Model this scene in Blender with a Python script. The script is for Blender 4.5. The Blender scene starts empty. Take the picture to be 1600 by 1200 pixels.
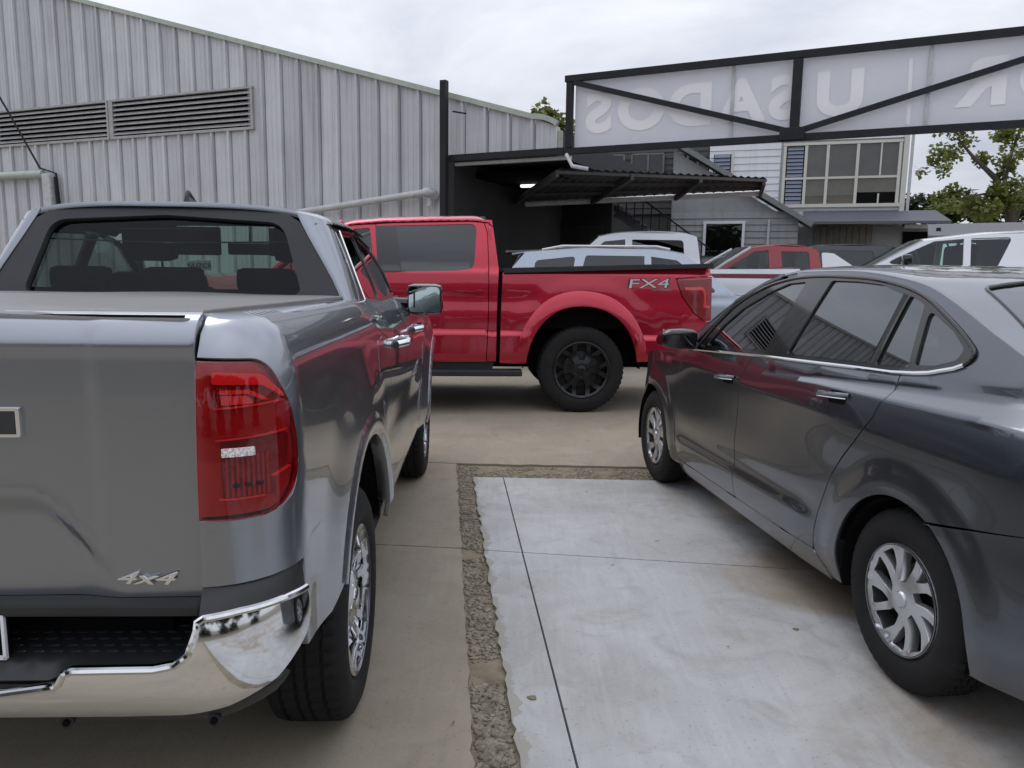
import bpy, bmesh, math, random
import numpy as np
from mathutils import Vector, Matrix, noise
from mathutils.geometry import delaunay_2d_cdt

random.seed(7)
C = bpy.context.scene.collection
SC = bpy.context.scene
PI = math.pi
rad = math.radians

# ------------------------------------------------------------------ camera
cam_d = bpy.data.cameras.new('camera')
cam = bpy.data.objects.new('camera', cam_d)
C.objects.link(cam)
SC.camera = cam
cam_d.sensor_width = 36.0
cam_d.lens = 1220.0 / 1600.0 * 36.0
cam_d.clip_start = 0.05
cam_d.clip_end = 3000
_p, _r = rad(8.53), rad(0.8)
_R0, _U0, _F = Vector((1, 0, 0)), Vector((0, math.sin(_p), math.cos(_p))), Vector((0, math.cos(_p), -math.sin(_p)))
_R = _R0 * math.cos(_r) + _U0 * math.sin(_r)
_U = _U0 * math.cos(_r) - _R0 * math.sin(_r)
m = Matrix((( _R.x, _U.x, -_F.x, 0), (_R.y, _U.y, -_F.y, 0), (_R.z, _U.z, -_F.z, 1.47), (0, 0, 0, 1)))
cam.matrix_world = m

# ------------------------------------------------------------------ sky and sun
SUN_EL, SUN_AZ = rad(58), rad(-35)          # azimuth from +Y towards +X
w = bpy.data.worlds.new('World')
SC.world = w
w.use_nodes = True
nt = w.node_tree
nt.nodes.clear()
N = nt.nodes.new
L = nt.links.new
out = N('ShaderNodeOutputWorld')
bg = N('ShaderNodeBackground')
bg.inputs['Strength'].default_value = 0.1
L(bg.outputs[0], out.inputs[0])
sky = N('ShaderNodeTexSky')
sky.sky_type = 'NISHITA'
sky.sun_disc = False
sky.sun_elevation = SUN_EL
sky.sun_rotation = SUN_AZ
tc = N('ShaderNodeTexCoord')
sep = N('ShaderNodeSeparateXYZ')
L(tc.outputs['Generated'], sep.inputs[0])
zc = N('ShaderNodeMath'); zc.operation = 'MAXIMUM'; zc.inputs[1].default_value = 0.0
L(sep.outputs['Z'], zc.inputs[0])
za = N('ShaderNodeMath'); za.operation = 'ADD'; za.inputs[1].default_value = 0.22
L(zc.outputs[0], za.inputs[0])
dx = N('ShaderNodeMath'); dx.operation = 'DIVIDE'
dy = N('ShaderNodeMath'); dy.operation = 'DIVIDE'
L(sep.outputs['X'], dx.inputs[0]); L(za.outputs[0], dx.inputs[1])
L(sep.outputs['Y'], dy.inputs[0]); L(za.outputs[0], dy.inputs[1])
cmb = N('ShaderNodeCombineXYZ')
L(dx.outputs[0], cmb.inputs[0]); L(dy.outputs[0], cmb.inputs[1])
n1 = N('ShaderNodeTexNoise')
n1.inputs['Scale'].default_value = 1.5
n1.inputs['Detail'].default_value = 8
n1.inputs['Roughness'].default_value = 0.55
n1.inputs['Distortion'].default_value = 0.4
L(cmb.outputs[0], n1.inputs['Vector'])
cr = N('ShaderNodeValToRGB')                 # cloud tone: grey folds to pale tops
cr.color_ramp.elements[0].position = 0.30
cr.color_ramp.elements[0].color = (5.0, 5.3, 6.25, 1)
cr.color_ramp.elements[1].position = 0.72
cr.color_ramp.elements[1].color = (8.5, 8.65, 9.1, 1)
L(n1.outputs['Fac'], cr.inputs[0])
grad = N('ShaderNodeMapRange')               # overcast domes are brighter overhead
grad.inputs['From Min'].default_value = 0.0
grad.inputs['From Max'].default_value = 1.0
grad.inputs['To Min'].default_value = 0.94
grad.inputs['To Max'].default_value = 2.15
L(zc.outputs[0], grad.inputs['Value'])
mulc = N('ShaderNodeVectorMath'); mulc.operation = 'SCALE'
L(cr.outputs[0], mulc.inputs[0]); L(grad.outputs[0], mulc.inputs['Scale'])
mixc = N('ShaderNodeMix'); mixc.data_type = 'RGBA'
mixc.inputs['Factor'].default_value = 0.93
L(sky.outputs[0], mixc.inputs['A']); L(mulc.outputs[0], mixc.inputs['B'])
L(mixc.outputs['Result'], bg.inputs['Color'])

sd = bpy.data.lights.new('sun', 'SUN')
sd.energy = 0.6
sd.angle = rad(25)
sd.color = (1.0, 0.97, 0.92)
sun = bpy.data.objects.new('sun', sd)
C.objects.link(sun)
sdir = Vector((math.sin(SUN_AZ) * math.cos(SUN_EL), math.cos(SUN_AZ) * math.cos(SUN_EL), math.sin(SUN_EL)))
sun.rotation_euler = sdir.to_track_quat('Z', 'Y').to_euler()
sun.location = sdir * 40
SC.view_settings.view_transform = 'Standard'
SC.view_settings.look = 'None'
SC.view_settings.gamma = 1
SC.view_settings.exposure = 0.0
SC.view_settings.use_curve_mapping = False

# ------------------------------------------------------------------ materials
def mat(name, base, rough=0.5, metal=0.0, coat=0.0, spec=0.5, var=None, bump=None, streak=None, coat_rough=0.03, emit=None):
    """var=(scale, amount, colour) noise tint; bump=(scale, strength, distance); streak=(scale, amount, colour) vertical streaks"""
    mt = bpy.data.materials.new(name)
    mt.use_nodes = True
    t = mt.node_tree
    b = t.nodes['Principled BSDF']
    b.inputs['Base Color'].default_value = (*base, 1)
    b.inputs['Roughness'].default_value = rough
    b.inputs['Metallic'].default_value = metal
    b.inputs['Coat Weight'].default_value = coat
    b.inputs['Coat Roughness'].default_value = coat_rough
    b.inputs['Specular IOR Level'].default_value = spec
    if emit:
        b.inputs['Emission Color'].default_value = (*emit[:3], 1)
        b.inputs['Emission Strength'].default_value = emit[3]
    cur = None
    tcn = t.nodes.new('ShaderNodeTexCoord')
    def mixin(cur, fac_out, amount, col):
        mx = t.nodes.new('ShaderNodeMix'); mx.data_type = 'RGBA'
        mu = t.nodes.new('ShaderNodeMath'); mu.operation = 'MULTIPLY'; mu.inputs[1].default_value = amount
        t.links.new(fac_out, mu.inputs[0])
        t.links.new(mu.outputs[0], mx.inputs['Factor'])
        if cur is None:
            mx.inputs['A'].default_value = (*base, 1)
        else:
            t.links.new(cur, mx.inputs['A'])
        mx.inputs['B'].default_value = (*col, 1)
        return mx.outputs['Result']
    def noise_fac(scale, lo, hi, vec=None, detail=6):
        nn = t.nodes.new('ShaderNodeTexNoise')
        nn.inputs['Scale'].default_value = scale
        nn.inputs['Detail'].default_value = detail
        nn.inputs['Roughness'].default_value = 0.6
        t.links.new(vec if vec else tcn.outputs['Object'], nn.inputs['Vector'])
        mr = t.nodes.new('ShaderNodeMapRange')
        mr.inputs['From Min'].default_value = lo
        mr.inputs['From Max'].default_value = hi
        t.links.new(nn.outputs['Fac'], mr.inputs['Value'])
        return mr.outputs[0]
    if var:
        for v in (var if isinstance(var, list) else [var]):
            cur = mixin(cur, noise_fac(v[0], 0.38, 0.68), v[1], v[2])
    if streak:
        mp = t.nodes.new('ShaderNodeMapping')
        mp.inputs['Scale'].default_value = (1, 1, 0.06)
        t.links.new(tcn.outputs['Object'], mp.inputs['Vector'])
        cur = mixin(cur, noise_fac(streak[0], 0.5, 0.78, mp.outputs[0]), streak[1], streak[2])
    if cur is not None:
        t.links.new(cur, b.inputs['Base Color'])
    if bump:
        nn = t.nodes.new('ShaderNodeTexNoise')
        nn.inputs['Scale'].default_value = bump[0]
        nn.inputs['Detail'].default_value = 5
        t.links.new(tcn.outputs['Object'], nn.inputs['Vector'])
        bp = t.nodes.new('ShaderNodeBump')
        bp.inputs['Strength'].default_value = bump[1]
        bp.inputs['Distance'].default_value = bump[2]
        t.links.new(nn.outputs['Fac'], bp.inputs['Height'])
        t.links.new(bp.outputs[0], b.inputs['Normal'])
    return mt

def glass(name, tint, f0=0.045, rough=0.0):
    """a thin pane: what is behind it through a tint, mixed with a mirror image by angle"""
    mt = bpy.data.materials.new(name)
    mt.use_nodes = True
    t = mt.node_tree
    t.nodes.clear()
    o = t.nodes.new('ShaderNodeOutputMaterial')
    tr = t.nodes.new('ShaderNodeBsdfTransparent'); tr.inputs[0].default_value = (*tint, 1)
    gl = t.nodes.new('ShaderNodeBsdfGlossy'); gl.inputs['Roughness'].default_value = rough
    gl.inputs['Color'].default_value = (0.95, 0.97, 1.0, 1)
    ge = t.nodes.new('ShaderNodeNewGeometry')
    d = t.nodes.new('ShaderNodeVectorMath'); d.operation = 'DOT_PRODUCT'
    t.links.new(ge.outputs['Normal'], d.inputs[0]); t.links.new(ge.outputs['Incoming'], d.inputs[1])
    a = t.nodes.new('ShaderNodeMath'); a.operation = 'ABSOLUTE'; t.links.new(d.outputs['Value'], a.inputs[0])
    s = t.nodes.new('ShaderNodeMath'); s.operation = 'SUBTRACT'; s.inputs[0].default_value = 1; t.links.new(a.outputs[0], s.inputs[1])
    p = t.nodes.new('ShaderNodeMath'); p.operation = 'POWER'; p.inputs[1].default_value = 4.2; t.links.new(s.outputs[0], p.inputs[0])
    ma = t.nodes.new('ShaderNodeMath'); ma.operation = 'MULTIPLY_ADD'; ma.inputs[1].default_value = 1 - f0; ma.inputs[2].default_value = f0
    t.links.new(p.outputs[0], ma.inputs[0])
    mx = t.nodes.new('ShaderNodeMixShader')
    t.links.new(ma.outputs[0], mx.inputs[0]); t.links.new(tr.outputs[0], mx.inputs[1]); t.links.new(gl.outputs[0], mx.inputs[2])
    t.links.new(mx.outputs[0], o.inputs[0])
    return mt

M = {}
M['paint_silver'] = mat('paint_silver', (0.262, 0.282, 0.318), 0.29, 0.9, 1.0, var=[(900, 0.35, (0.325, 0.345, 0.38)), (2.2, .12, (.24, .235, .225))])
M['paint_graphite'] = mat('paint_graphite', (0.112, 0.124, 0.144), 0.27, 0.9, 1.0, var=[(900, 0.4, (0.145, 0.158, 0.178)), (2.2, .10, (.14, .14, .138))])
M['paint_red'] = mat('paint_red', (0.43, 0.009, 0.033), 0.32, 0.7, 1.0, var=(700, 0.3, (0.50, 0.014, 0.045)))
M['paint_red_far'] = mat('paint_red_far', (0.30, 0.012, 0.018), 0.4, 0.1, 0.8, var=(3, 0.3, (0.22, 0.01, 0.015)))
M['paint_white'] = mat('paint_white', (0.74, 0.76, 0.80), 0.35, 0.0, 1.0, var=(3, 0.2, (0.66, 0.68, 0.72)))
M['paint_blue'] = mat('paint_blue', (0.40, 0.455, 0.53), 0.3, 0.5, 1.0, var=(4, 0.25, (0.45, 0.50, 0.57)))
M['paint_black'] = mat('paint_black', (0.012, 0.013, 0.015), 0.25, 0.0, 1.0, var=(4, 0.3, (0.02, 0.02, 0.022)))
M['maroon'] = mat('maroon_film', (0.16, 0.02, 0.03), 0.4, 0, 0.6, var=(9, 0.6, (0.24, 0.04, 0.05)))
M['chrome'] = mat('chrome', (0.76, 0.77, 0.78), 0.07, 1.0, var=(5, 0.2, (0.70, 0.70, 0.70)))
M['chrome_trim'] = mat('chrome_trim', (0.72, 0.74, 0.77), 0.14, 1.0, var=(9, 0.3, (0.62, 0.63, 0.66)))
M['badge_silver'] = mat('badge_silver', (0.62, 0.62, 0.65), 0.45, 0.2, var=(30, .3, (.5, .5, .53)))
M['alloy'] = mat('alloy_wheel', (0.64, 0.65, 0.67), 0.28, 0.85, 0.3, var=(14, 0.3, (0.40, 0.41, 0.43)))
M['rim_chrome'] = mat('rim_chrome', (0.72, 0.73, 0.75), 0.10, 1.0, var=(14, 0.3, (0.55, 0.55, 0.57)))
M['rim_black'] = mat('rim_black', (0.006, 0.006, 0.007), 0.28, 0.0, 0.15, spec=.35, var=(14, 0.3, (0.010, 0.015, 0.016)))
M['rim_back'] = mat('rim_back', (0.02, 0.02, 0.021), 0.6, 0.4, var=(20, 0.4, (0.04, 0.035, 0.03)))
M['disc'] = mat('brake_disc', (0.16, 0.155, 0.15), 0.35, 1.0, var=(30, 0.4, (0.10, 0.085, 0.07)))
M['rubber'] = mat('tyre_rubber', (0.011, 0.011, 0.012), 0.8, 0, spec=.3, var=(9, 0.5, (0.022, 0.021, 0.019)), bump=(160, 0.25, 0.001))
M['plastic'] = mat('black_plastic', (0.016, 0.017, 0.019), 0.48, 0, bump=(420, 0.25, 0.0006), var=(6, 0.4, (0.026, 0.027, 0.029)))
M['plastic_grey'] = mat('charcoal_plastic', (0.026, 0.028, 0.031), 0.45, 0, bump=(420, 0.15, 0.0006), var=(5, 0.4, (0.05, 0.052, 0.055)))
M['gloss_black'] = mat('gloss_black_trim', (0.008, 0.008, 0.009), 0.12, 0, 0.5, var=(8, 0.3, (0.014, 0.014, 0.015)))
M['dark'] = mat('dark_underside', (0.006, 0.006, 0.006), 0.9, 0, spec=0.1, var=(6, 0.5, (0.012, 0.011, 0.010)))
M['seat'] = mat('seat_fabric', (0.006, 0.006, 0.007), 0.9, 0, spec=.2, var=(40, 0.4, (0.010, 0.010, 0.011)), bump=(300, 0.3, 0.001))
M['cabin'] = mat('cabin_trim', (0.005, 0.005, 0.0055), 0.9, 0, spec=.2, var=(12, 0.4, (0.009, 0.009, 0.009)))
M['vinyl'] = mat('tonneau_vinyl', (0.155, 0.153, 0.152), 0.42, 0, var=(5, 0.4, (0.19, 0.187, 0.185)), bump=(260, 0.3, 0.001))
M['g_dark'] = glass('privacy_glass', (0.03, 0.033, 0.037), 0.075)
M['g_mid'] = glass('tinted_glass', (0.30, 0.33, 0.33), 0.055)
M['g_rear'] = glass('rear_tint_glass', (0.40, 0.50, 0.45), 0.02)
M['g_sedan'] = glass('sedan_tint_glass', (0.03, 0.033, 0.035), 0.16)
M['g_clear'] = glass('windscreen_glass', (0.66, 0.80, 0.74), 0.05)
M['mirror'] = mat('mirror_glass', (0.62, 0.72, 0.70), 0.02, 1.0, var=(3, 0.2, (0.58, 0.66, 0.66)))
M['label_white'] = mat('white_print', (0.75, 0.78, 0.8), 0.5, 0, var=(30, 0.3, (0.6, 0.62, 0.65)))
M['orange_light'] = mat('amber_lens', (0.5, 0.16, 0.03), 0.2, 0, 0.5, var=(30, 0.3, (0.4, 0.1, 0.02)))

def lens_mat(name, a, b, c, fl):
    mt = mat(name, a, 0.25, 0.1, 0.7, coat_rough=0.02)
    t = mt.node_tree
    tcn = t.nodes.new('ShaderNodeTexCoord')
    wv = t.nodes.new('ShaderNodeTexWave')        # moulded fluting behind the lens
    wv.bands_direction = 'Z'
    wv.inputs['Scale'].default_value = fl
    wv.inputs['Distortion'].default_value = 0.3
    t.links.new(tcn.outputs['Object'], wv.inputs['Vector'])
    nn = t.nodes.new('ShaderNodeTexNoise'); nn.inputs['Scale'].default_value = 11
    t.links.new(tcn.outputs['Object'], nn.inputs['Vector'])
    m1 = t.nodes.new('ShaderNodeMix'); m1.data_type = 'RGBA'
    m1.inputs['A'].default_value = (*a, 1); m1.inputs['B'].default_value = (*b, 1)
    t.links.new(nn.outputs['Fac'], m1.inputs['Factor'])
    m2 = t.nodes.new('ShaderNodeMix'); m2.data_type = 'RGBA'
    m2.inputs['B'].default_value = (*c, 1)
    mu = t.nodes.new('ShaderNodeMath'); mu.operation = 'MULTIPLY'; mu.inputs[1].default_value = 0.45
    t.links.new(wv.outputs['Fac'], mu.inputs[0]); t.links.new(mu.outputs[0], m2.inputs['Factor'])
    t.links.new(m1.outputs['Result'], m2.inputs['A'])
    t.links.new(m2.outputs['Result'], t.nodes['Principled BSDF'].inputs['Base Color'])
    return mt
M['bowl'] = mat('lamp_bowl', (0.36, 0.20, 0.20), 0.4, 0.3, var=(30, .3, (.28, .14, .14)), bump=(300, .2, .001))
M['bowl_band'] = mat('lamp_band', (0.33, 0.30, 0.33), 0.4, 0.2, var=(20, .3, (.28, .24, .27)))
M['bowl_dark'] = mat('lamp_dark_cell', (0.20, 0.10, 0.10), 0.45, 0.2, var=(60, .5, (.11, .05, .05)))
M['bowl_bright'] = mat('lamp_bright_rib', (0.75, 0.66, 0.66), 0.3, 0.1, var=(30, .2, (.62, .5, .5)))
M['bowl_clear'] = mat('lamp_clear_cell', (0.80, 0.95, 0.95), 0.3, 0.3, var=(60, .3, (.6, .7, .7)))
M['lens_cover'] = glass('red_lamp_cover', (0.84, 0.13, 0.14), 0.045)
M['lens'] = lens_mat('red_lens', (0.20, 0.004, 0.008), (0.27, 0.007, 0.012), (0.13, 0.002, 0.005), 55)
M['lens_dark'] = lens_mat('dark_red_lens', (0.16, 0.005, 0.009), (0.22, 0.006, 0.01), (0.10, 0.003, 0.006), 90)
M['lens_band'] = lens_mat('band_red_lens', (0.26, 0.014, 0.025), (0.30, 0.018, 0.028), (0.24, 0.012, 0.02), 20)
M['lens_bright'] = mat('bright_red_lens', (0.62, 0.045, 0.05), 0.2, 0, 1.0, var=(30, 0.3, (0.5, 0.03, 0.035)))
M['reflex'] = mat('reflex_plate', (0.95, 0.95, 0.95), 0.3, 0.1, 0.6, var=(260, 0.9, (0.25, 0.12, 0.12)), emit=None)
M['lens_clear'] = mat('clear_lamp', (0.42, 0.33, 0.34), 0.25, 0.2, 0.8, var=(60, 0.4, (0.28, 0.16, 0.17)))

# ------------------------------------------------------------------ object helpers
def link(name, me, mt, parent=None):
    o = bpy.data.objects.new(name, me)
    if mt and not me.materials:
        me.materials.append(mt)
    C.objects.link(o)
    if parent:
        o.parent = parent
    return o

def tag(o, label=None, cat=None, group=None, kind=None):
    if label: o['label'] = label
    if cat: o['category'] = cat
    if group: o['group'] = group
    if kind: o['kind'] = kind
    return o

def thing(name, label, cat, loc=(0, 0, 0), rotz=0.0, group=None):
    o = bpy.data.objects.new(name, None)
    o.empty_display_size = 0.2
    C.objects.link(o)
    o.location = loc
    o.rotation_euler = (0, 0, rotz)
    return tag(o, label, cat, group)

def mirror(o, parent=None):
    """the same piece on the other flank"""
    c = o.copy()
    C.objects.link(c)
    c.scale = (o.scale.x, -o.scale.y, o.scale.z)
    c.location = (o.location.x, -o.location.y, o.location.z)
    if parent: c.parent = parent
    return c

def resample(poly, res, closed=True):
    o = []
    n = len(poly)
    for i in range(n if closed else n - 1):
        a, b = poly[i], poly[(i + 1) % n]
        d = math.hypot(b[0] - a[0], b[1] - a[1])
        k = max(1, int(math.ceil(d / res)))
        for j in range(k):
            f = j / k
            o.append((a[0] + (b[0] - a[0]) * f, a[1] + (b[1] - a[1]) * f))
    if not closed:
        o.append(tuple(poly[-1][:2]))
    return o

def rp(pts, n=5):
    """polygon with rounded corners: (x, y[, radius])"""
    o = []
    k = len(pts)
    for i in range(k):
        p = pts[i]
        r = p[2] if len(p) > 2 else 0
        c = Vector((p[0], p[1]))
        if r <= 0:
            o.append((c.x, c.y)); continue
        a = Vector(pts[i - 1][:2]) - c
        b = Vector(pts[(i + 1) % k][:2]) - c
        la, lb = a.length, b.length
        a.normalize(); b.normalize()
        ang = a.angle(b)
        t = min(r / max(1e-4, math.tan(ang / 2)), 0.49 * la, 0.49 * lb)
        p0, p2 = c + a * t, c + b * t
        for j in range(n + 1):
            f = j / n
            q = p0 * (1 - f) ** 2 + c * (2 * f * (1 - f)) + p2 * f * f
            o.append((q.x, q.y))
    return o

def arc(cx, cz, R, a0, a1, n=24, ez=1.0):
    return [(cx + R * math.cos(rad(a0 + (a1 - a0) * i / n)), cz + ez * R * math.sin(rad(a0 + (a1 - a0) * i / n))) for i in range(n + 1)]

def spline(pts, n=6, closed=False):
    P = [Vector(p) for p in pts]
    o = []
    k = len(P)
    for i in range(k if closed else k - 1):
        if closed:
            p0, p1, p2, p3 = P[i - 1], P[i], P[(i + 1) % k], P[(i + 2) % k]
        else:
            p1, p2 = P[i], P[i + 1]
            p0 = P[i - 1] if i > 0 else p1 * 2 - p2
            p3 = P[i + 2] if i + 2 < k else p2 * 2 - p1
        for j in range(n):
            t = j / n
            q = 0.5 * ((2 * p1) + (p2 - p0) * t + (2 * p0 - 5 * p1 + 4 * p2 - p3) * t * t + (3 * p1 - p0 - 3 * p2 + p3) * t ** 3)
            o.append(tuple(q))
    if not closed:
        o.append(tuple(P[-1]))
    return o

def pip(x, y, px, py):
    """vectorised point in polygon; x, y arrays"""
    ins = np.zeros(x.shape, bool)
    n = len(px)
    j = n - 1
    for i in range(n):
        c = ((py[i] > y) != (py[j] > y)) & (x < (px[j] - px[i]) * (y - py[i]) / (py[j] - py[i] + 1e-12) + px[i])
        ins ^= c
        j = i
    return ins

def surf(name, poly, fn, mt, parent=None, out=(0, 0, 1), res=0.06, hem=0.014, holes=(), hemdir=None, lines=()):
    """a panel: an outline (with holes) in a parameter plane, laid on the surface fn, edges turned in by hem"""
    loops = [resample(poly, res)] + [resample(h, res) for h in holes]
    V2, E = [], []
    for lp in loops:
        b = len(V2)
        V2 += lp
        E += [(b + i, b + (i + 1) % len(lp)) for i in range(len(lp))]
    for ln in lines:
        ln = resample(ln, res * .8, False)
        LX = np.array([p[0] for p in ln]); LY = np.array([p[1] for p in ln])
        k = pip(LX, LY, [p[0] for p in loops[0]], [p[1] for p in loops[0]])
        for h in loops[1:]:
            k &= ~pip(LX, LY, [p[0] for p in h], [p[1] for p in h])
        BB = np.array(V2)
        prev = None
        for i, p in enumerate(ln):
            if k[i] and ((BB[:, 0] - p[0]) ** 2 + (BB[:, 1] - p[1]) ** 2).min() > (.15 * res) ** 2:
                V2.append(p)
                if prev is not None: E.append((prev, len(V2) - 1))
                prev = len(V2) - 1
            else:
                prev = None
    nb = len(V2)
    B = np.array(V2)
    x0, y0 = B.min(0); x1, y1 = B.max(0)
    gx = np.arange(x0 + res * .5, x1, res)
    gy = np.arange(y0 + res * .5, y1, res * .9)
    if len(gx) and len(gy):
        X, Y = np.meshgrid(gx, gy)
        X[1::2] += res * .5
        X, Y = X.ravel(), Y.ravel()
        k = pip(X, Y, [p[0] for p in loops[0]], [p[1] for p in loops[0]])
        for h in loops[1:]:
            k &= ~pip(X, Y, [p[0] for p in h], [p[1] for p in h])
        X, Y = X[k], Y[k]
        if len(X):
            d = np.full(X.shape, 9e9)
            for i in range(0, nb, 64):
                dd = (X[:, None] - B[None, i:i + 64, 0]) ** 2 + (Y[:, None] - B[None, i:i + 64, 1]) ** 2
                d = np.minimum(d, dd.min(1))
            k = d > (0.42 * res) ** 2
            V2 += list(zip(X[k].tolist(), Y[k].tolist()))
    r = delaunay_2d_cdt([Vector(p) for p in V2], E, [], 0, 1e-7)
    vo, fo = r[0], r[2]
    T = np.array([[f[0], f[1], f[2]] for f in fo if len(f) == 3])
    VV = np.array([(v.x, v.y) for v in vo])
    cen = VV[T].mean(1)
    k = pip(cen[:, 0], cen[:, 1], [p[0] for p in loops[0]], [p[1] for p in loops[0]])
    for h in loops[1:]:
        k &= ~pip(cen[:, 0], cen[:, 1], [p[0] for p in h], [p[1] for p in h])
    T = T[k]
    P, Nn = [], []
    outv = Vector(out)
    e = 1.5e-3
    for (u, v) in VV:
        p = Vector(fn(u, v))
        pu = Vector(fn(u + e, v)) - Vector(fn(u - e, v))
        pv = Vector(fn(u, v + e)) - Vector(fn(u, v - e))
        n = pu.cross(pv)
        if n.length < 1e-12: n = outv.copy()
        n.normalize()
        if n.dot(outv) < 0: n = -n
        P.append(p); Nn.append(n)
    faces = []
    for t in T:
        a, b, c = (int(i) for i in t)
        if (P[b] - P[a]).cross(P[c] - P[a]).dot(Nn[a]) < 0:
            b, c = c, b
        faces.append((a, b, c))
    if hem > 0:
        cnt = {}
        for f in faces:
            for i in range(3):
                cnt[(f[i], f[(i + 1) % 3])] = 1
        bed = [ed for ed in cnt if (ed[1], ed[0]) not in cnt]
        outw = {}
        for a, b in bed:
            tdir = P[b] - P[a]
            nn = tdir.cross(Nn[a])
            if nn.length > 0: nn.normalize()
            outw[a] = outw.get(a, Vector()) + nn
            outw[b] = outw.get(b, Vector()) + nn
        mp = {}
        hd = Vector(hemdir) if hemdir else None
        rr = min(0.003, hem * .3)
        for a in outw:
            o_ = outw[a]
            if o_.length > 0: o_.normalize()
            base = P[a].copy()
            inn = hd if hd else -Nn[a]
            i0 = len(P)
            P.append(base + o_ * rr * .1 + inn * rr); Nn.append((o_ + Nn[a] * .35).normalized())
            P.append(base + o_ * rr * .1 + inn * hem); Nn.append(o_)
            mp[a] = i0
        for a, b in bed:
            i, j = mp[a], mp[b]
            faces.append((b, a, i)); faces.append((b, i, j))
            faces.append((j, i, i + 1)); faces.append((j, i + 1, j + 1))
    me = bpy.data.meshes.new(name)
    me.from_pydata([tuple(p) for p in P], [], faces)
    me.polygons.foreach_set('use_smooth', [True] * len(me.polygons))
    me.normals_split_custom_set_from_vertices([tuple(n) for n in Nn])
    return link(name, me, mt, parent)

def bm_obj(name, bm, mt, parent=None, smooth=False):
    me = bpy.data.meshes.new(name)
    bmesh.ops.recalc_face_normals(bm, faces=bm.faces)
    bm.to_mesh(me)
    bm.free()
    if smooth:
        me.polygons.foreach_set('use_smooth', [True] * len(me.polygons))
        try:
            me.set_sharp_from_angle(angle=rad(40))
        except Exception:
            pass
    return link(name, me, mt, parent)

def add_box(bm, c, s, bev=0.0, rotz=0.0, mtx=None):
    M4 = Matrix.Translation(c) @ Matrix.Rotation(rotz, 4, 'Z') @ Matrix.Diagonal((s[0], s[1], s[2], 1))
    if mtx is not None: M4 = mtx @ M4
    g = bmesh.ops.create_cube(bm, size=1.0, matrix=M4)
    if bev > 0:
        vs = g['verts']
        es = list({e for v in vs for e in v.link_edges})
        bmesh.ops.bevel(bm, geom=es, offset=bev, segments=2, profile=.6, affect='EDGES')

def box(name, c, s, mt, parent=None, bev=0.0, rotz=0.0):
    bm = bmesh.new()
    add_box(bm, c, s, bev, rotz)
    return bm_obj(name, bm, mt, parent)

def add_tube(bm, pts, r, n=8, cap=True):
    P = [Vector(p) for p in pts]
    rings = []
    up = Vector((0, 0, 1))
    for i, p in enumerate(P):
        t = (P[min(i + 1, len(P) - 1)] - P[max(i - 1, 0)]).normalized()
        a = t.cross(up)
        if a.length < 1e-3: a = t.cross(Vector((1, 0, 0)))
        a.normalize()
        b = a.cross(t).normalized()
        rr = r[i] if isinstance(r, (list, tuple)) else r
        rings.append([bm.verts.new(p + a * rr * math.cos(2 * PI * k / n) + b * rr * math.sin(2 * PI * k / n)) for k in range(n)])
    for i in range(len(rings) - 1):
        for k in range(n):
            bm.faces.new((rings[i][k], rings[i][(k + 1) % n], rings[i + 1][(k + 1) % n], rings[i + 1][k]))
    if cap:
        bm.faces.new(rings[0]); bm.faces.new(rings[-1])

def tube(name, pts, r, mt, parent=None, n=8):
    bm = bmesh.new()
    add_tube(bm, pts, r, n)
    return bm_obj(name, bm, mt, parent, True)

def beam(bm, a, b, w, h):
    """square bar from a to b, w across, h tall"""
    a, b = Vector(a), Vector(b)
    d = b - a
    q = d.to_track_quat('X', 'Z').to_matrix().to_4x4()
    M4 = Matrix.Translation((a + b) / 2) @ q @ Matrix.Diagonal((d.length, w, h, 1))
    bmesh.ops.create_cube(bm, size=1.0, matrix=M4)

def bar(name, a, b, w, h, mt, parent=None):
    bm = bmesh.new()
    beam(bm, a, b, w, h)
    return bm_obj(name, bm, mt, parent)

def lathe(name, prof, pos, side, mt, parent=None, n=64, teeth=None):
    """prof: (radius, outward offset) about the wheel axis; teeth: {profile index: depth} notches"""
    bm = bmesh.new()
    rings = []
    for i in range(n):
        a = 2 * PI * i / n
        ring = []
        for j, (r, y) in enumerate(prof):
            if teeth and j in teeth and (i % teeth[j][1]) == 0:
                r = r - teeth[j][0]
            ring.append(bm.verts.new((pos[0] + r * math.cos(a), pos[1] + side * y, pos[2] + r * math.sin(a))))
        rings.append(ring)
    for i in range(n):
        A, B_ = rings[i], rings[(i + 1) % n]
        for j in range(len(prof) - 1):
            bm.faces.new((A[j], A[j + 1], B_[j + 1], B_[j]))
    return bm_obj(name, bm, mt, parent, True)

def text_mesh(name, s, size, depth, mt, parent, M4, sx=1.0, shear=0.0, bev=0.0, bold=0.0):
    cu = bpy.data.curves.new(name, 'FONT')
    cu.body = s
    cu.size = size
    cu.extrude = depth
    cu.bevel_depth = bev
    cu.offset = bold
    cu.shear = shear
    cu.align_x = 'CENTER'
    cu.align_y = 'CENTER'
    tmp = bpy.data.objects.new(name, cu)
    C.objects.link(tmp)
    dg = bpy.context.evaluated_depsgraph_get()
    me = bpy.data.meshes.new_from_object(tmp.evaluated_get(dg))
    bpy.data.objects.remove(tmp)
    me.transform(M4 @ Matrix.Diagonal((sx, 1, 1, 1)))
    me.materials.clear()
    return link(name, me, mt, parent)

def sstep(a, b, x):
    t = min(1.0, max(0.0, (x - a) / (b - a)))
    return t * t * (3 - 2 * t)

def lerp(a, b, t):
    return a + (b - a) * t

def interp(x, xs, ys):
    if x <= xs[0]: return ys[0]
    for i in range(len(xs) - 1):
        if x <= xs[i + 1]:
            return ys[i] + (ys[i + 1] - ys[i]) * (x - xs[i]) / (xs[i + 1] - xs[i])
    return ys[-1]

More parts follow.
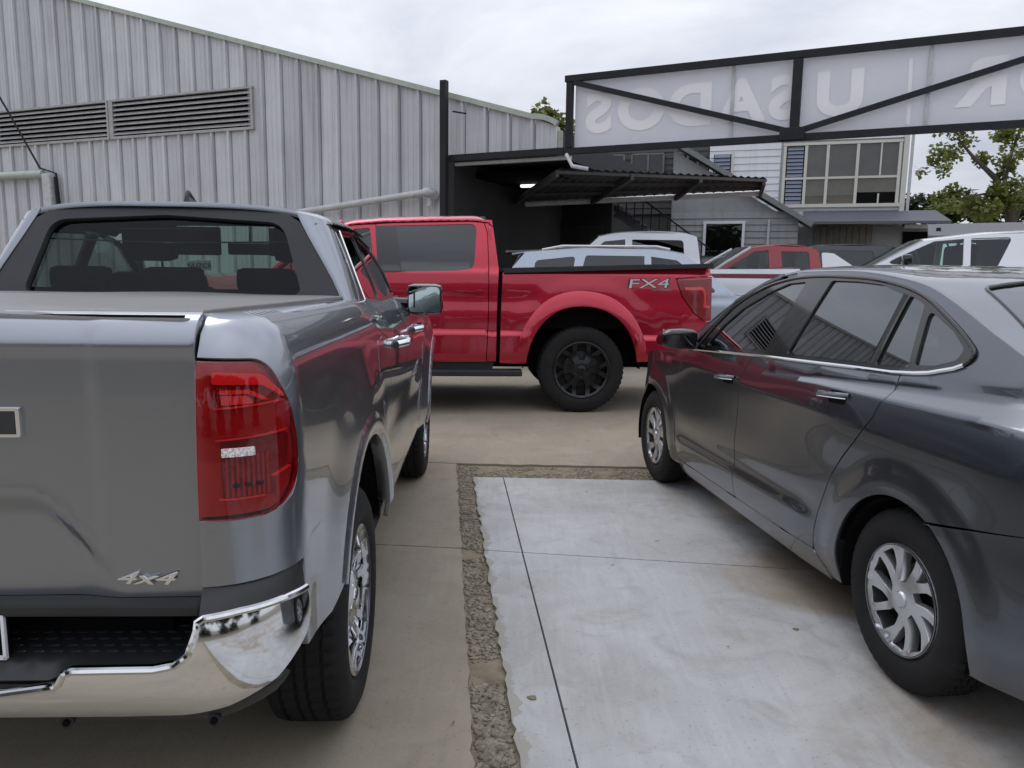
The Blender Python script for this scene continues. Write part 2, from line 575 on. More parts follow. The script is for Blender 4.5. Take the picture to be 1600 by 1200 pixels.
def sidefn(Y, side, off=0.0):
    return lambda x, z: (x, side * (Y(x, z) + off), z)

def polar(pts, cx=0.0, cz=0.0):
    return [(cx + p[0] * math.cos(rad(p[1])), cz + p[0] * math.sin(rad(p[1]))) + tuple(p[2:]) for p in pts]

# ------------------------------------------------------------------ wheels
def make_wheel(parent, pos, side, Rt, Rr, wid, style, rim_mt, turn=0.0, lod=0):
    """pos: the axis at the outer sidewall. A rim with its tyre, brake disc and hub cap."""
    n = 150 if lod == 0 else 32
    g = 0.009
    yw = -wid
    prof = [(Rr - 0.012, -0.022), (Rr + 0.004, -0.010), (Rr + 0.016, -0.004), (Rr + 0.3 * (Rt - Rr), 0.0), (Rr + 0.6 * (Rt - Rr), -0.001),
            (Rt - 0.034, -0.008), (Rt - 0.018, -0.016), (Rt - 0.007, -0.027), (Rt - 0.002, -0.040),
            (Rt, -0.058), (Rt - g, -0.060), (Rt - g, -0.068), (Rt, -0.070)]
    mid = -wid / 2
    prof += [(Rt + .001, mid + .022), (Rt - g, mid + .02), (Rt - g, mid + .012), (Rt + .001, mid + .01),
             (Rt + .001, mid - .01), (Rt - g, mid - .012), (Rt - g, mid - .02), (Rt + .001, mid - .022),
             (Rt, yw + .070), (Rt - g, yw + .068), (Rt - g, yw + .060), (Rt, yw + .058), (Rt - .007, yw + .027), (Rt - .034, yw + .008), (Rr, yw + .01)]
    teeth = {6: (.003, 3), 7: (.007, 3), 8: (.010, 3), 9: (.010, 3), 12: (.007, 3), 13: (.007, 3), 16: (.007, 3), 17: (.007, 3), 20: (.007, 3), 21: (.010, 3), 22: (.010, 3)} if lod == 0 else None
    holes = []
    R = Rr - 0.012
    if style == 'swirl':
        for k in range(5):
            A = 72 * k + turn
            holes.append(rp(polar([(R * .32, A - 15, .006), (R * .64, A - 5), (R * .92, A + 4, .008), (R * .93, A + 28, .008), (R * .54, A + 21), (R * .34, A + 17, .006)])))
            holes.append(rp(polar([(R * .46, A + 38, .006), (R * .93, A + 36, .008), (R * .93, A + 58, .008), (R * .66, A + 53)])))
    elif style == 'twin':
        for k in range(6):
            A = 60 * k + turn
            holes.append(rp(polar([(R * .36, A + 12, .01), (R * .92, A + 13, .015), (R * .92, A + 47, .015), (R * .36, A + 48, .01)])))
            holes.append(rp(polar([(R * .50, A - 3, .004), (R * .92, A - 5, .006), (R * .92, A + 5, .006), (R * .50, A + 3, .004)])))
    elif style == 'wye':
        for k in range(6):
            A = 60 * k + turn
            holes.append(rp(polar([(R * .36, A + 15, .01), (R * .62, A + 13, .02), (R * .93, A + 20, .015), (R * .93, A + 40, .015), (R * .62, A + 47, .02), (R * .36, A + 45, .01)])))
            holes.append(rp(polar([(R * .62, A + 0, .01), (R * .93, A - 10, .012), (R * .93, A + 10, .012)])))
    else:
        for k in range(5):
            A = 72 * k + turn
            holes.append(rp(polar([(R * .34, A + 14, .01), (R * .9, A + 12, .015), (R * .9, A + 60, .015), (R * .34, A + 58, .01)])))
    def face(u, v):
        r = math.hypot(u, v)
        d = -0.018 - 0.030 * math.exp(-((r - R * .62) / (R * .33)) ** 2) * (0.6 if style == 'swirl' else 1.0)
        d += 0.014 * sstep(R * .90, R, r)
        return (pos[0] + u, pos[1] + side * d, pos[2] + v)
    rim = surf('wheel', polar([(R, a) for a in range(0, 360, 6 if lod == 0 else 15)]), face, rim_mt, parent, (0, side, 0), 0.02 if lod == 0 else 0.08, 0.034, holes)
    lathe('tyre', prof, pos, side, M['rubber'], rim, n, teeth)
    lathe('rim_barrel', [(R - .004, -.008), (R + .004, -.012), (R - .004, -.03), (R - .03, -.09), (R - .02, yw + .02), (Rr, yw + .012)], pos, side, (M['rim_back'] if style == 'swirl' else M['alloy']) if style != 'wye' else M['rim_black'], rim, 48 if lod == 0 else 20)
    lathe('hub_cap', [(0.0005, -.012), (R * .13, -.013), (R * .155, -.018), (R * .16, -.05)], pos, side, rim_mt if style != 'swirl' else M['alloy'], rim, 24)
    if lod == 0:
        lathe('brake_disc', [(0.0005, -.092), (R * .62, -.092), (R * .64, -.095), (R * .64, -.12)], pos, side, M['disc'] if style != 'wye' else M['rim_back'], rim, 32)
        lathe('inner_wheel', [(0.0005, -.125), (R * .93, -.13)], pos, side, M['rim_back'], rim, 24)
        for k in range(6 if style == 'wye' else 5):
            a = rad(turn + 30 + k * (60 if style == 'wye' else 72))
            q = (pos[0] + R * .245 * math.cos(a), pos[1], pos[2] + R * .245 * math.sin(a))
            lathe('lug_nut', [(0.0004, -.026), (.009, -.026), (.0105, -.03), (.011, -.055)], q, side, M['chrome_trim'], rim, 6)
    else:
        lathe('inner_wheel', [(0.0005, -.10), (R * .93, -.10)], pos, side, M['rim_back'], rim, 16)
    return rim

def seat(parent, x, y, z, wd=0.5, h=0.62, posts=True):
    bm = bmesh.new()
    add_box(bm, (x + .22, y, z), (.52, wd, .16), .05)
    add_box(bm, (x - .08, y, z + h / 2), (.16, wd * .94, h), .06)
    s = bm_obj('seat', bm, M['seat'], parent, True)
    bm = bmesh.new()
    add_box(bm, (x - .14, y, z + h + .15), (.10, .27, .19), .05)
    bm_obj('headrest', bm, M['seat'], s, True)
    if posts:
        bm = bmesh.new()
        for d in (-.05, .05):
            add_tube(bm, [(x - .13, y + d, z + h - .02), (x - .14, y + d, z + h + .09)], .007, 6)
        bm_obj('headrest_post', bm, M['chrome_trim'], s, True)
    return s

# ================================================================== GROUND
def concrete_mat(name, base, dark, pale, rust=None, edge=None, rough=0.78, tint=None):
    """poured concrete: blotches, trowel streaks along the bay, pits; edge = (nx, ny, c, width, colour) a worn strip along one line"""
    mt = mat(name, base, rough, 0)
    t = mt.node_tree
    b = t.nodes['Principled BSDF']
    ge = t.nodes.new('ShaderNodeNewGeometry')
    pos = ge.outputs['Position']
    def nz(scale, detail, lo, hi, vec=None, rough_=.6, dist=0):
        n = t.nodes.new('ShaderNodeTexNoise')
        n.inputs['Scale'].default_value = scale; n.inputs['Detail'].default_value = detail
        n.inputs['Roughness'].default_value = rough_; n.inputs['Distortion'].default_value = dist
        t.links.new(vec or pos, n.inputs['Vector'])
        r = t.nodes.new('ShaderNodeMapRange'); r.inputs['From Min'].default_value = lo; r.inputs['From Max'].default_value = hi
        t.links.new(n.outputs['Fac'], r.inputs['Value'])
        return r.outputs[0], n.outputs['Fac']
    cur = None
    def mx(cur, fac, col, amt):
        m_ = t.nodes.new('ShaderNodeMix'); m_.data_type = 'RGBA'
        mu = t.nodes.new('ShaderNodeMath'); mu.operation = 'MULTIPLY'; mu.inputs[1].default_value = amt
        t.links.new(fac, mu.inputs[0]); t.links.new(mu.outputs[0], m_.inputs['Factor'])
        if cur is None: m_.inputs['A'].default_value = (*base, 1)
        else: t.links.new(cur, m_.inputs['A'])
        m_.inputs['B'].default_value = (*col, 1)
        return m_.outputs['Result']
    f, _ = nz(0.55, 7, .42, .68); cur = mx(cur, f, dark, .85)
    f, _ = nz(1.9, 8, .45, .72, dist=.6); cur = mx(cur, f, pale, .6)
    mp = t.nodes.new('ShaderNodeMapping'); mp.inputs['Rotation'].default_value = (0, 0, rad(-28)); mp.inputs['Scale'].default_value = (14, 1.2, 1)
    t.links.new(pos, mp.inputs['Vector'])
    f, _ = nz(2.2, 6, .5, .75, mp.outputs[0]); cur = mx(cur, f, pale, .28)
    mp2 = t.nodes.new('ShaderNodeMapping'); mp2.inputs['Rotation'].default_value = (0, 0, rad(61)); mp2.inputs['Scale'].default_value = (11, 1.0, 1)
    t.links.new(pos, mp2.inputs['Vector'])
    f, _ = nz(2.6, 6, .52, .75, mp2.outputs[0]); cur = mx(cur, f, dark, .35)
    f, _ = nz(4.5, 9, .50, .70, dist=1.2); cur = mx(cur, f, dark, .55)
    f, _ = nz(2.3, 3, .70, .74, dist=.4); cur = mx(cur, f, tuple(c * .55 for c in dark), .55)
    f, fine = nz(70, 4, .60, .70); cur = mx(cur, f, tuple(c * .45 for c in dark), .5)
    f, _ = nz(13, 3, .70, .735); cur = mx(cur, f, tuple(c * .35 for c in dark), .8)
    if rust:
        f, _ = nz(.9, 7, .47, .62, dist=1.0)
        # rusty run-off lies in patches where cars drip along the right of the bay
        sx = t.nodes.new('ShaderNodeSeparateXYZ'); t.links.new(pos, sx.inputs[0])
        r1 = t.nodes.new('ShaderNodeMapRange'); r1.inputs['From Min'].default_value = .75; r1.inputs['From Max'].default_value = 1.35
        t.links.new(sx.outputs['X'], r1.inputs['Value'])
        mu = t.nodes.new('ShaderNodeMath'); mu.operation = 'MULTIPLY'
        t.links.new(f, mu.inputs[0]); t.links.new(r1.outputs[0], mu.inputs[1])
        cur = mx(cur, mu.outputs[0], rust, .62)
    if edge:
        nx, ny, c, wd, col = edge
        vd = t.nodes.new('ShaderNodeVectorMath'); vd.operation = 'DOT_PRODUCT'; vd.inputs[1].default_value = (nx, ny, 0)
        t.links.new(pos, vd.inputs[0])
        n = t.nodes.new('ShaderNodeTexNoise'); n.inputs['Scale'].default_value = 7; n.inputs['Detail'].default_value = 9; n.inputs['Roughness'].default_value = .62
        t.links.new(pos, n.inputs['Vector'])
        ma = t.nodes.new('ShaderNodeMath'); ma.operation = 'MULTIPLY_ADD'; ma.inputs[1].default_value = -.20; t.links.new(n.outputs['Fac'], ma.inputs[0]); t.links.new(vd.outputs['Value'], ma.inputs[2])
        r = t.nodes.new('ShaderNodeMapRange'); r.inputs['From Min'].default_value = c - .20 * .5 + wd; r.inputs['From Max'].default_value = c - .20 * .5 + wd + .006
        r.inputs['To Min'].default_value = 1; r.inputs['To Max'].default_value = 0
        t.links.new(ma.outputs[0], r.inputs['Value'])
        cur = mx(cur, r.outputs[0], col, .8)
    t.links.new(cur, b.inputs['Base Color'])
    n = t.nodes.new('ShaderNodeTexNoise'); n.inputs['Scale'].default_value = 38; n.inputs['Detail'].default_value = 8
    t.links.new(pos, n.inputs['Vector'])
    bp = t.nodes.new('ShaderNodeBump'); bp.inputs['Strength'].default_value = .35; bp.inputs['Distance'].default_value = .004
    t.links.new(n.outputs['Fac'], bp.inputs['Height']); t.links.new(bp.outputs[0], b.inputs['Normal'])
    rr = t.nodes.new('ShaderNodeMapRange'); rr.inputs['To Min'].default_value = rough - .2; rr.inputs['To Max'].default_value = rough + .12
    t.links.new(n.outputs['Fac'], rr.inputs['Value']); t.links.new(rr.outputs[0], b.inputs['Roughness'])
    return mt

M['earth'] = mat('packed_earth', (0.17, 0.145, 0.11), 0.95, 0, var=[(.08, .6, (.12, .12, .08)), (3, .5, (.22, .19, .15))], bump=(8, .5, .02))
M['tan'] = concrete_mat('tan_concrete', (0.30, 0.262, 0.20), (0.235, 0.204, 0.155), (0.36, 0.32, 0.255))
M['slab'] = concrete_mat('pale_concrete', (0.425, 0.428, 0.432), (0.285, 0.283, 0.272), (0.54, 0.542, 0.545), rust=(0.20, 0.125, 0.045), edge=(.996, .0918, .228, .022, (.30, .285, .245)))
M['gutter'] = mat('gutter_mortar', (0.205, 0.170, 0.112), 0.95, 0, var=[(3, .9, (.10, .082, .052)), (18, .6, (.31, .275, .20))], bump=(45, .7, .006))
M['pebble'] = mat('pebble_stone', (0.21, 0.18, 0.125), 0.85, 0, var=[(3, .8, (.10, .085, .056)), (22, .7, (.36, .33, .27))], bump=(90, .5, .004))

def sheet(name, pts, z, mt, parent=None, kind=None, thick=0.0):
    bm = bmesh.new()
    top = [bm.verts.new((x, y, z)) for x, y in pts]
    bm.faces.new(top)
    if thick > 0:
        bot = [bm.verts.new((x, y, z - thick)) for x, y in pts]
        k = len(pts)
        for i in range(k):
            bm.faces.new((top[i], bot[i], bot[(i + 1) % k], top[(i + 1) % k]))
    o = bm_obj(name, bm, mt, parent)
    if kind: o['kind'] = kind
    return o

sheet('ground', [(-900, -900), (900, -900), (900, 900), (-900, 900)], -0.05, M['earth'], kind='structure')

# line helpers: left and right edges of the gutter run, roughly along the parked cars
def gl(y): return -0.40 + (5.63 - y) * 0.0855          # left edge of gutter
def gr(y): return -0.267 + (5.36 - y) * 0.0945         # right edge of gutter
def ragged(pts, amp, step=.05, sd=0):
    o = []
    rn = random.Random(sd)
    for i in range(len(pts) - 1):
        a, b = Vector(pts[i]), Vector(pts[i + 1])
        k = max(1, int((b - a).length / step))
        for j in range(k):
            q = a.lerp(b, j / k)
            if 0 < i + j: q = q + Vector((rn.gauss(0, amp), rn.gauss(0, amp)))
            o.append((q.x, q.y))
    o.append(tuple(pts[-1]))
    return o

bed = sheet('gutter', [(gl(-6) - .05, -6), (gr(-6) + .05, -6), (gr(5.30) + .05, 5.30), (9, 5.05), (9, 5.85), (gl(5.75) - .05, 5.80)], -0.016, M['gutter'], kind='structure')

yard = bpy.data.objects.new('yard_pavement', None); C.objects.link(yard); yard['kind'] = 'structure'
G = 0.004
# tan bays left of the gutter, split by a cross joint, and the tan field beyond it
left_edge_a = ragged([(gl(-6), -6), (gl(3.935), 3.935)], .004, .06, 1)
left_edge_b = ragged([(gl(3.945), 3.945), (gl(5.72), 5.72)], .004, .06, 2)
sheet('concrete_slab', left_edge_a + [(-1.2, 4.02), (-14, 5.2), (-14, -6)], 0, M['tan'], yard, thick=.04)
sheet('concrete_slab', left_edge_b + [(-14, 7.0), (-14, 5.21), (-1.2, 4.03)], 0, M['tan'], yard, thick=.04)
far_edge = ragged([(9, 5.52), (gl(5.735), 5.735)], .005, .06, 3)
sheet('concrete_slab', far_edge + [(-14, 7.012), (-14, 30), (26, 30), (26, 5.4)], 0, M['tan'], yard, thick=.04)
# pale bays right of the gutter: two rows by three columns
def jx(y): return -0.077 + (5.65 - y) * 0.082          # long joint
def cy(x): return 3.915 - (x + .105) * 0.131           # cross joint
far_y = lambda x: 5.352 - (x + .267) * 0.02
sheet('concrete_slab', ragged([(gr(5.35), 5.352), (gr(cy(gr(3.9))), cy(gr(3.9)) + G)], .006, .05, 4) + [(jx(3.9) - G, cy(jx(3.9)) + G), (jx(5.35) - G, far_y(jx(5.35)))], 0, M['slab'], yard, thick=.04)
sheet('concrete_slab', ragged([(gr(cy(gr(3.9))), cy(gr(3.9)) - G), (gr(-6), -6)], .006, .05, 5) + [(jx(-6) - G, -6), (jx(3.9) - G, cy(jx(3.9)) - G)], 0, M['slab'], yard, thick=.04)
sheet('concrete_slab', [(jx(5.35) + G, far_y(jx(5.35))), (jx(3.9) + G, cy(jx(3.9)) + G), (3.2, cy(3.2) + G), (3.05, far_y(3.05))], 0, M['slab'], yard, thick=.04)
sheet('concrete_slab', [(jx(3.9) + G, cy(jx(3.9)) - G), (jx(-6) + G, -6), (4.1, -6), (3.2, cy(3.2) - G)], 0, M['slab'], yard, thick=.04)
sheet('concrete_slab', [(3.05 + 2 * G, far_y(3.05)), (3.2 + 2 * G, cy(3.2)), (4.1 + 2 * G, -6), (12, -6), (12, 5.0)], 0, M['slab'], yard, thick=.04)

# rubble packed in the gutter
def rubble():
    rn = random.Random(11)
    bm = bmesh.new()
    ico = bmesh.new(); bmesh.ops.create_icosphere(ico, subdivisions=1, radius=1)
    iv = [v.co.copy() for v in ico.verts]; ifc = [[v.index for v in f.verts] for f in ico.faces]; ico.free()
    V, F = [], []
    def stone(x, y, s):
        b = len(V)
        rx = Matrix.Rotation(rn.uniform(0, 6), 3, 'Z') @ Matrix.Rotation(rn.uniform(-.6, .6), 3, 'X')
        k = Vector((s * rn.uniform(.7, 1.5), s * rn.uniform(.6, 1.0), s * rn.uniform(.35, .7)))
        for v in iv:
            q = rx @ Vector((v.x * k.x * rn.uniform(.8, 1.15), v.y * k.y * rn.uniform(.8, 1.15), v.z * k.z))
            V.append((x + q.x, y + q.y, -0.014 + q.z * .5))
        for f in ifc: F.append([b + i for i in f])
    n = 0
    while n < 4600:
        y = rn.uniform(1.2, 5.7) if rn.random() < .8 else rn.uniform(1.2, 2.6)
        x = rn.uniform(gl(y) + .012, gr(y) - .012)
        if 2.62 < y < 2.80 and rn.random() < .93: continue         # a mortared patch
        s = rn.choice((.004, .006, .007, .009, .012, .017))
        if noise.noise(Vector((x * 5, y * 5, 3))) < -.25: continue
        stone(x, y, s); n += 1
    n = 0
    while n < 2400:
        x = rn.uniform(-.35, 4.2); y = rn.uniform(5.37, 5.70) - (x + .267) * .02
        if noise.noise(Vector((x * 4, y * 6, 8))) < -.1: continue
        stone(x, y, rn.choice((.005, .007, .009, .012))); n += 1
    me = bpy.data.meshes.new('pebbles')
    me.from_pydata(V, [], F)
    me.polygons.foreach_set('use_smooth', [True] * len(me.polygons))
    o = link('pebbles', me, M['pebble'])
    o['kind'] = 'stuff'
rubble()

# flat chips lying on the pale slab
rn = random.Random(5)
for (x, y, s_, lab) in ((.085, 2.50, .018, 'dark flat flake of mortar on the pale slab between gutter and long joint'), (1.19, 3.05, .013, 'tiny dark pebble on the pale slab beside the sedan rear wheel')):
    bm = bmesh.new()
    k = rn.randint(5, 7)
    top = [bm.verts.new((s_ * rn.uniform(.6, 1.2) * math.cos(2 * PI * i / k), s_ * rn.uniform(.5, .9) * math.sin(2 * PI * i / k), .005)) for i in range(k)]
    bot = [bm.verts.new((v.co.x * 1.05, v.co.y * 1.05, .0005)) for v in top]
    bm.faces.new(top)
    for i in range(k): bm.faces.new((top[i], bot[i], bot[(i + 1) % k], top[(i + 1) % k]))
    o = bm_obj('stone_chip', bm, M['gutter'])
    o.location = (x, y, 0)
    tag(o, lab, 'stone chip')

# ================================================================== CORRUGATED WALL BUILDING
WA = math.atan2(-.399, .917)
M['sheet_steel'] = mat('painted_steel_sheet', (0.57, 0.575, 0.605), 0.5, 0.0, var=[(1.3, .6, (.46, .465, .49)), (7, .25, (.62, .63, .65))], streak=(6, .62, (.27, .27, .25)))
t = M['sheet_steel'].node_tree
b = t.nodes['Principled BSDF']
oi = t.nodes.new('ShaderNodeObjectInfo'); hs_ = t.nodes.new('ShaderNodeHueSaturation')
mr = t.nodes.new('ShaderNodeMapRange'); mr.inputs['To Min'].default_value = .86; mr.inputs['To Max'].default_value = 1.06
t.links.new(oi.outputs['Random'], mr.inputs['Value']); t.links.new(mr.outputs[0], hs_.inputs['Value'])
t.links.new(b.inputs['Base Color'].links[0].from_socket, hs_.inputs['Color']); t.links.new(hs_.outputs[0], b.inputs['Base Color'])
M['flashing'] = mat('mossy_flashing', (0.42, 0.46, 0.40), 0.6, 0, var=[(4, .7, (.30, .35, .26)), (11, .4, (.52, .55, .5))])
M['louver_steel'] = mat('louver_steel', (0.42, 0.41, 0.41), 0.5, 0.2, var=[(6, .6, (.28, .27, .26))], streak=(14, .5, (.14, .13, .12)))
M['core_shade'] = mat('inner_wall_shade', (0.03, 0.03, 0.03), 0.8, 0, var=(2, .5, (.045, .045, .044)))  # near-black colour stands in for the bay's shade on the core wall
M['pvc'] = mat('grey_pipe', (0.56, 0.57, 0.58), 0.45, 0, var=[(5, .5, (.36, .37, .37)), (14, .4, (.26, .26, .24))])
M['pvc_green'] = mat('pale_green_pipe', (0.45, 0.50, 0.46), 0.45, 0, var=[(5, .5, (.36, .40, .36))])
M['black_steel'] = mat('black_steel', (0.013, 0.0135, 0.018), 0.6, 0.0, spec=.3, var=[(5, .5, (.022, .022, .026))])

metal_building = thing('metal_building', 'pale grey corrugated metal building with long louvres and sloping eave', 'building', (-1.18, 14.0, 0), WA)
def roof_z(x): return 3.83 - (x - 1.79) * .288 if x < 1.6 else 3.885 - .1 * (x - 1.6) - .9 * max(0, x - 1.72) ** 2
def wall_panel(x0, x1, z0, z1a, z1b):
    """one sheet with a trapezoid rib on its right side; top edge slopes from z1a to z1b"""
    w_ = x1 - x0
    prof = [(0, 0), (.012, -.012), (w_ * .30, -.012), (w_ * .30 + .006, -.019), (w_ * .30 + .02, -.019), (w_ * .30 + .026, -.012),
            (w_ * .55, -.012), (w_ * .55 + .006, -.019), (w_ * .55 + .02, -.019), (w_ * .55 + .026, -.012),
            (w_ - .085, -.012), (w_ - .070, -.066), (w_ - .026, -.066), (w_ - .010, .02)]  # seam left open so the dark core draws the rib's shadow line
    bm = bmesh.new()
    lo, hi = [], []
    dz = random.uniform(-.004, .004)
    for px, py in prof:
        f = px / w_
        lo.append(bm.verts.new((x0 + px, py + dz, z0))); hi.append(bm.verts.new((x0 + px, py + dz, lerp(z1a, z1b, f))))
    for i in range(len(prof) - 1):
        bm.faces.new((lo[i], lo[i + 1], hi[i + 1], hi[i]))
    return bm_obj('wall_panel', bm, M['sheet_steel'], metal_building)
px = -13.4
PIT = .43
LV = [(-11.72, -8.14), (-7.96, -4.25)]
while px < 1.95:
    a, b = px, px + PIT
    inl = any(l0 - .15 < a and b < l1 + .3 for l0, l1 in LV) or (-8.4 < a < -7.7)
    if inl and b < -4.0:
        wall_panel(a, b, 0, 4.03, 4.03)
        wall_panel(a, b, 4.83, roof_z(a), roof_z(b))
    elif b > .12:
        wall_panel(a, b, 3.36, roof_z(a), roof_z(b))
    else:
        wall_panel(a, b, 0, roof_z(a), roof_z(b))
    px = b
bm = bmesh.new()
fl = [(-13.5, roof_z(-13.5)), (1.6, roof_z(1.6))] + [(1.6 + .05 * i, roof_z(1.6 + .05 * i)) for i in range(1, 10)]
for i in range(len(fl) - 1):
    beam(bm, (fl[i][0], -.045, fl[i][1] + .03), (fl[i + 1][0], -.045, fl[i + 1][1] + .03), .09, .085)
bm_obj('eave_flashing', bm, M['flashing'], metal_building)
box('end_cap', (2.09, -.01, 3.50), (.06, .09, .34), M['flashing'], metal_building, .01)
# the body of the building behind the sheets
bm = bmesh.new()
pr = [(-13.4, 0), (.1, 0), (.1, 3.3), (2.0, 3.3), (2.0, roof_z(2.0) - .05), (1.6, roof_z(1.6) - .03), (-13.4, roof_z(-13.4) - .03)]
fr = [bm.verts.new((x, .06, z)) for x, z in pr]; bk = [bm.verts.new((x, 9, z)) for x, z in pr]
bm.faces.new(fr); bm.faces.new(bk)
for i in range(len(pr)): bm.faces.new((fr[i], fr[(i + 1) % len(pr)], bk[(i + 1) % len(pr)], bk[i]))
bm_obj('building_core', bm, M['core_shade'], metal_building)
for l0, l1 in LV:
    lv = box('louver', ((l0 + l1) / 2, .03, 4.43), (l1 - l0, .04, .82), M['dark'], metal_building)
    for (c, s) in ((((l0 + l1) / 2, -.035, 4.055), (l1 - l0 + .10, .085, .05)), (((l0 + l1) / 2, -.035, 4.81), (l1 - l0 + .10, .085, .04)),
                   ((l1 + .02, -.034, 4.43), (.05, .082, .715)), ((l0 - .02, -.034, 4.43), (.05, .082, .715))):
        box('louver_frame', c, s, M['louver_steel'], lv)
    for k in range(7):
        bm = bmesh.new()
        z = 4.115 + k * .098 + random.uniform(-.006, .006)
        for (ya, za, yb, zb) in ((-.075, z, -.015, z + .055),):
            v = [bm.verts.new((l0 + .01, ya, za)), bm.verts.new((l1 - .01, ya, za)), bm.verts.new((l1 - .01, yb, zb)), bm.verts.new((l0 + .01, yb, zb)),
                 bm.verts.new((l0 + .01, ya, za - .012)), bm.verts.new((l1 - .01, ya, za - .012))]
            bm.faces.new(v[:4]); bm.faces.new((v[0], v[1], v[5], v[4]))
        bm_obj('slat', bm, M['louver_steel'], lv)
box('mullion', (-8.05, -.03, 4.43), (.09, .06, .80), M['louver_steel'], metal_building)

def wpt(x, y, z):
    ca, sa = math.cos(WA), math.sin(WA)
    return (-1.18 + x * ca - y * sa, 14.0 + x * sa + y * ca, z)
p = thing('drain_pipe', 'grey drain pipe with elbow sloping across the corrugated wall behind the red pickup', 'pipe', wpt(-2.9, -.2, 0), WA)
tube('pipe_run', [(-.6, 0, 2.38), (2.62, 0, 2.735)], .062, M['pvc'], p, 12)
tube('elbow', [(2.56, 0, 2.73), (2.66, 0, 2.74), (2.70, .03, 2.72), (2.71, .1, 2.66)], .082, M['pvc'], p, 12)
tube('pipe_stub', [(2.64, .05, 2.72), (2.64, .05, 2.50)], .05, M['pvc'], p, 10)
p = thing('downpipe', 'pale green pipe turning down the wall at left edge behind the silver pickup', 'pipe', wpt(-10.0, -.16, 0), WA)
tube('pipe_run', [(-3.4, 0, 3.38), (-.1, 0, 3.38)], .085, M['pvc_green'], p, 12)
box('downpipe_body', (.06, 0, 2.75), (.26, .18, 1.25), M['pvc'], p, .03)
tube('cable_conduit', [(.26, 0, 3.3), (.30, 0, 2.6)], .03, M['black_steel'], p, 8)
p = tube('overhead_cable', [wpt(-12.6, -1.6, 9.0), wpt(-11.6, -.9, 6.6), wpt(-10.7, -.45, 4.7), wpt(-10.15, -.2, 3.5), wpt(-9.75, -.12, 3.38), wpt(-9.7, -.1, 2.4)], .022, M['black_steel'])
tag(p, 'black cable slanting across the left louvre down to the pipe', 'cable')

# ================================================================== SIGN FRAME
M['sign_face'] = mat('translucent_sign_sheet', (0.82, 0.825, 0.86), 0.35, 0, var=[(.7, .35, (.86, .86, .89)), (4, .15, (.74, .76, .82))])
M['sign_letter'] = mat('sign_letter_film', (0.88, 0.865, 0.885), 0.4, 0, var=[(2, .3, (.82, .81, .84))])
sign = thing('roadside_sign', 'long black trussed sign seen from behind with reversed USADOS lettering', 'sign', (-1.16, 13.8, 0), WA)
bar('top_beam', (2.12, 0, 4.42), (12.5, 0, 4.60), .09, .095, M['black_steel'], sign)
bar('bottom_beam', (2.12, 0, 3.31), (12.5, 0, 3.43), .09, .095, M['black_steel'], sign)
bar('post', (2.20, 0, 3.37), (2.20, 0, 4.36), .10, .10, M['black_steel'], sign)
bar('post', (5.60, 0, 3.42), (5.60, 0, 4.42), .10, .13, M['black_steel'], sign)
bar('post', (9.3, 0, 3.46), (9.3, 0, 4.46), .10, .13, M['black_steel'], sign)
bar('brace', (2.26, -.01, 4.36), (5.50, -.01, 3.45), .06, .075, M['black_steel'], sign)
bar('brace', (5.70, -.01, 3.45), (9.2, -.01, 4.42), .06, .075, M['black_steel'], sign)
box('gusset', (5.58, -.02, 3.40), (.34, .15, .17), M['black_steel'], sign, .01)
xs = [2.26, 4.71, 5.58, 7.27, 9.3, 11.0, 12.5]
for i in range(len(xs) - 1):
    x0, x1 = xs[i] + .006, xs[i + 1] - .006
    bm = bmesh.new()
    v = [bm.verts.new(q) for q in ((x0, .075, 3.33 + .0115 * (x0 - 2)), (x1, .075, 3.33 + .0115 * (x1 - 2)), (x1, .075, 4.44 + .0173 * (x1 - 2)), (x0, .075, 4.44 + .0173 * (x0 - 2)))]
    q = [bm.verts.new((a.co.x, .09, a.co.z)) for a in v]
    bm.faces.new(v); bm.faces.new(q)
    for k in range(4): bm.faces.new((v[k], v[(k + 1) % 4], q[(k + 1) % 4], q[k]))
    bm_obj('sign_panel', bm, M['sign_face'], sign)
for x in (4.71, 7.27, 11.0):
    bar('panel_joint', (x, .05, 3.36 + .0115 * (x - 2)), (x, .05, 4.40 + .0173 * (x - 2)), .03, .045, M['pvc'], sign)
def sign_text(s, x, z, size, sx):
    M4 = Matrix.Translation((x, .068, z)) @ Matrix.Rotation(rad(-1.0), 4, 'Y') @ Matrix.Rotation(rad(90), 4, 'X') @ Matrix.Diagonal((-1, 1, 1, 1))
    o = text_mesh('sign_letter', s, size, .002, M['sign_letter'], sign, M4, sx, 0, 0, .035)
for ch, x in (('S', 2.66), ('O', 3.34), ('D', 4.10), ('A', 4.83), ('S', 5.44), ('U', 6.17), ('R', 7.93), ('O', 8.68), ('P', 9.6)):
    o = sign_text(ch, x, 3.86 + .012 * (x - 2.6), .80, 1.12)
bar('letter_bar', (7.06, .068, 3.46), (7.03, .068, 4.32), .004, .05, M['sign_letter'], sign)
box('sign_support', (12.3, 0, 1.7), (.2, .2, 3.5), M['black_steel'], sign)
tag(box('steel_pole', wpt(.10, -.3, 2.28)[:2] + (2.27,), (.11, .11, 4.54), M['black_steel'], None, 0, WA), 'black square steel pole standing against the corrugated wall', 'pole')
cb = thing('carport_beam', 'black steel beam joining the tall pole to the sign frame', 'beam', (-1.16, 13.8, 0), WA)
bar('beam', (.06, 0, 3.29), (2.12, 0, 3.32), .12, .10, M['black_steel'], cb)
bar('drip_edge', (.1, .12, 3.20), (2.2, .12, 3.23), .08, .05, M['pvc'], cb)
tube('bracket', [(2.2, -.1, 3.25), (2.35, -.25, 3.05), (2.6, -.2, 3.0)], .03, M['pvc'], cb)
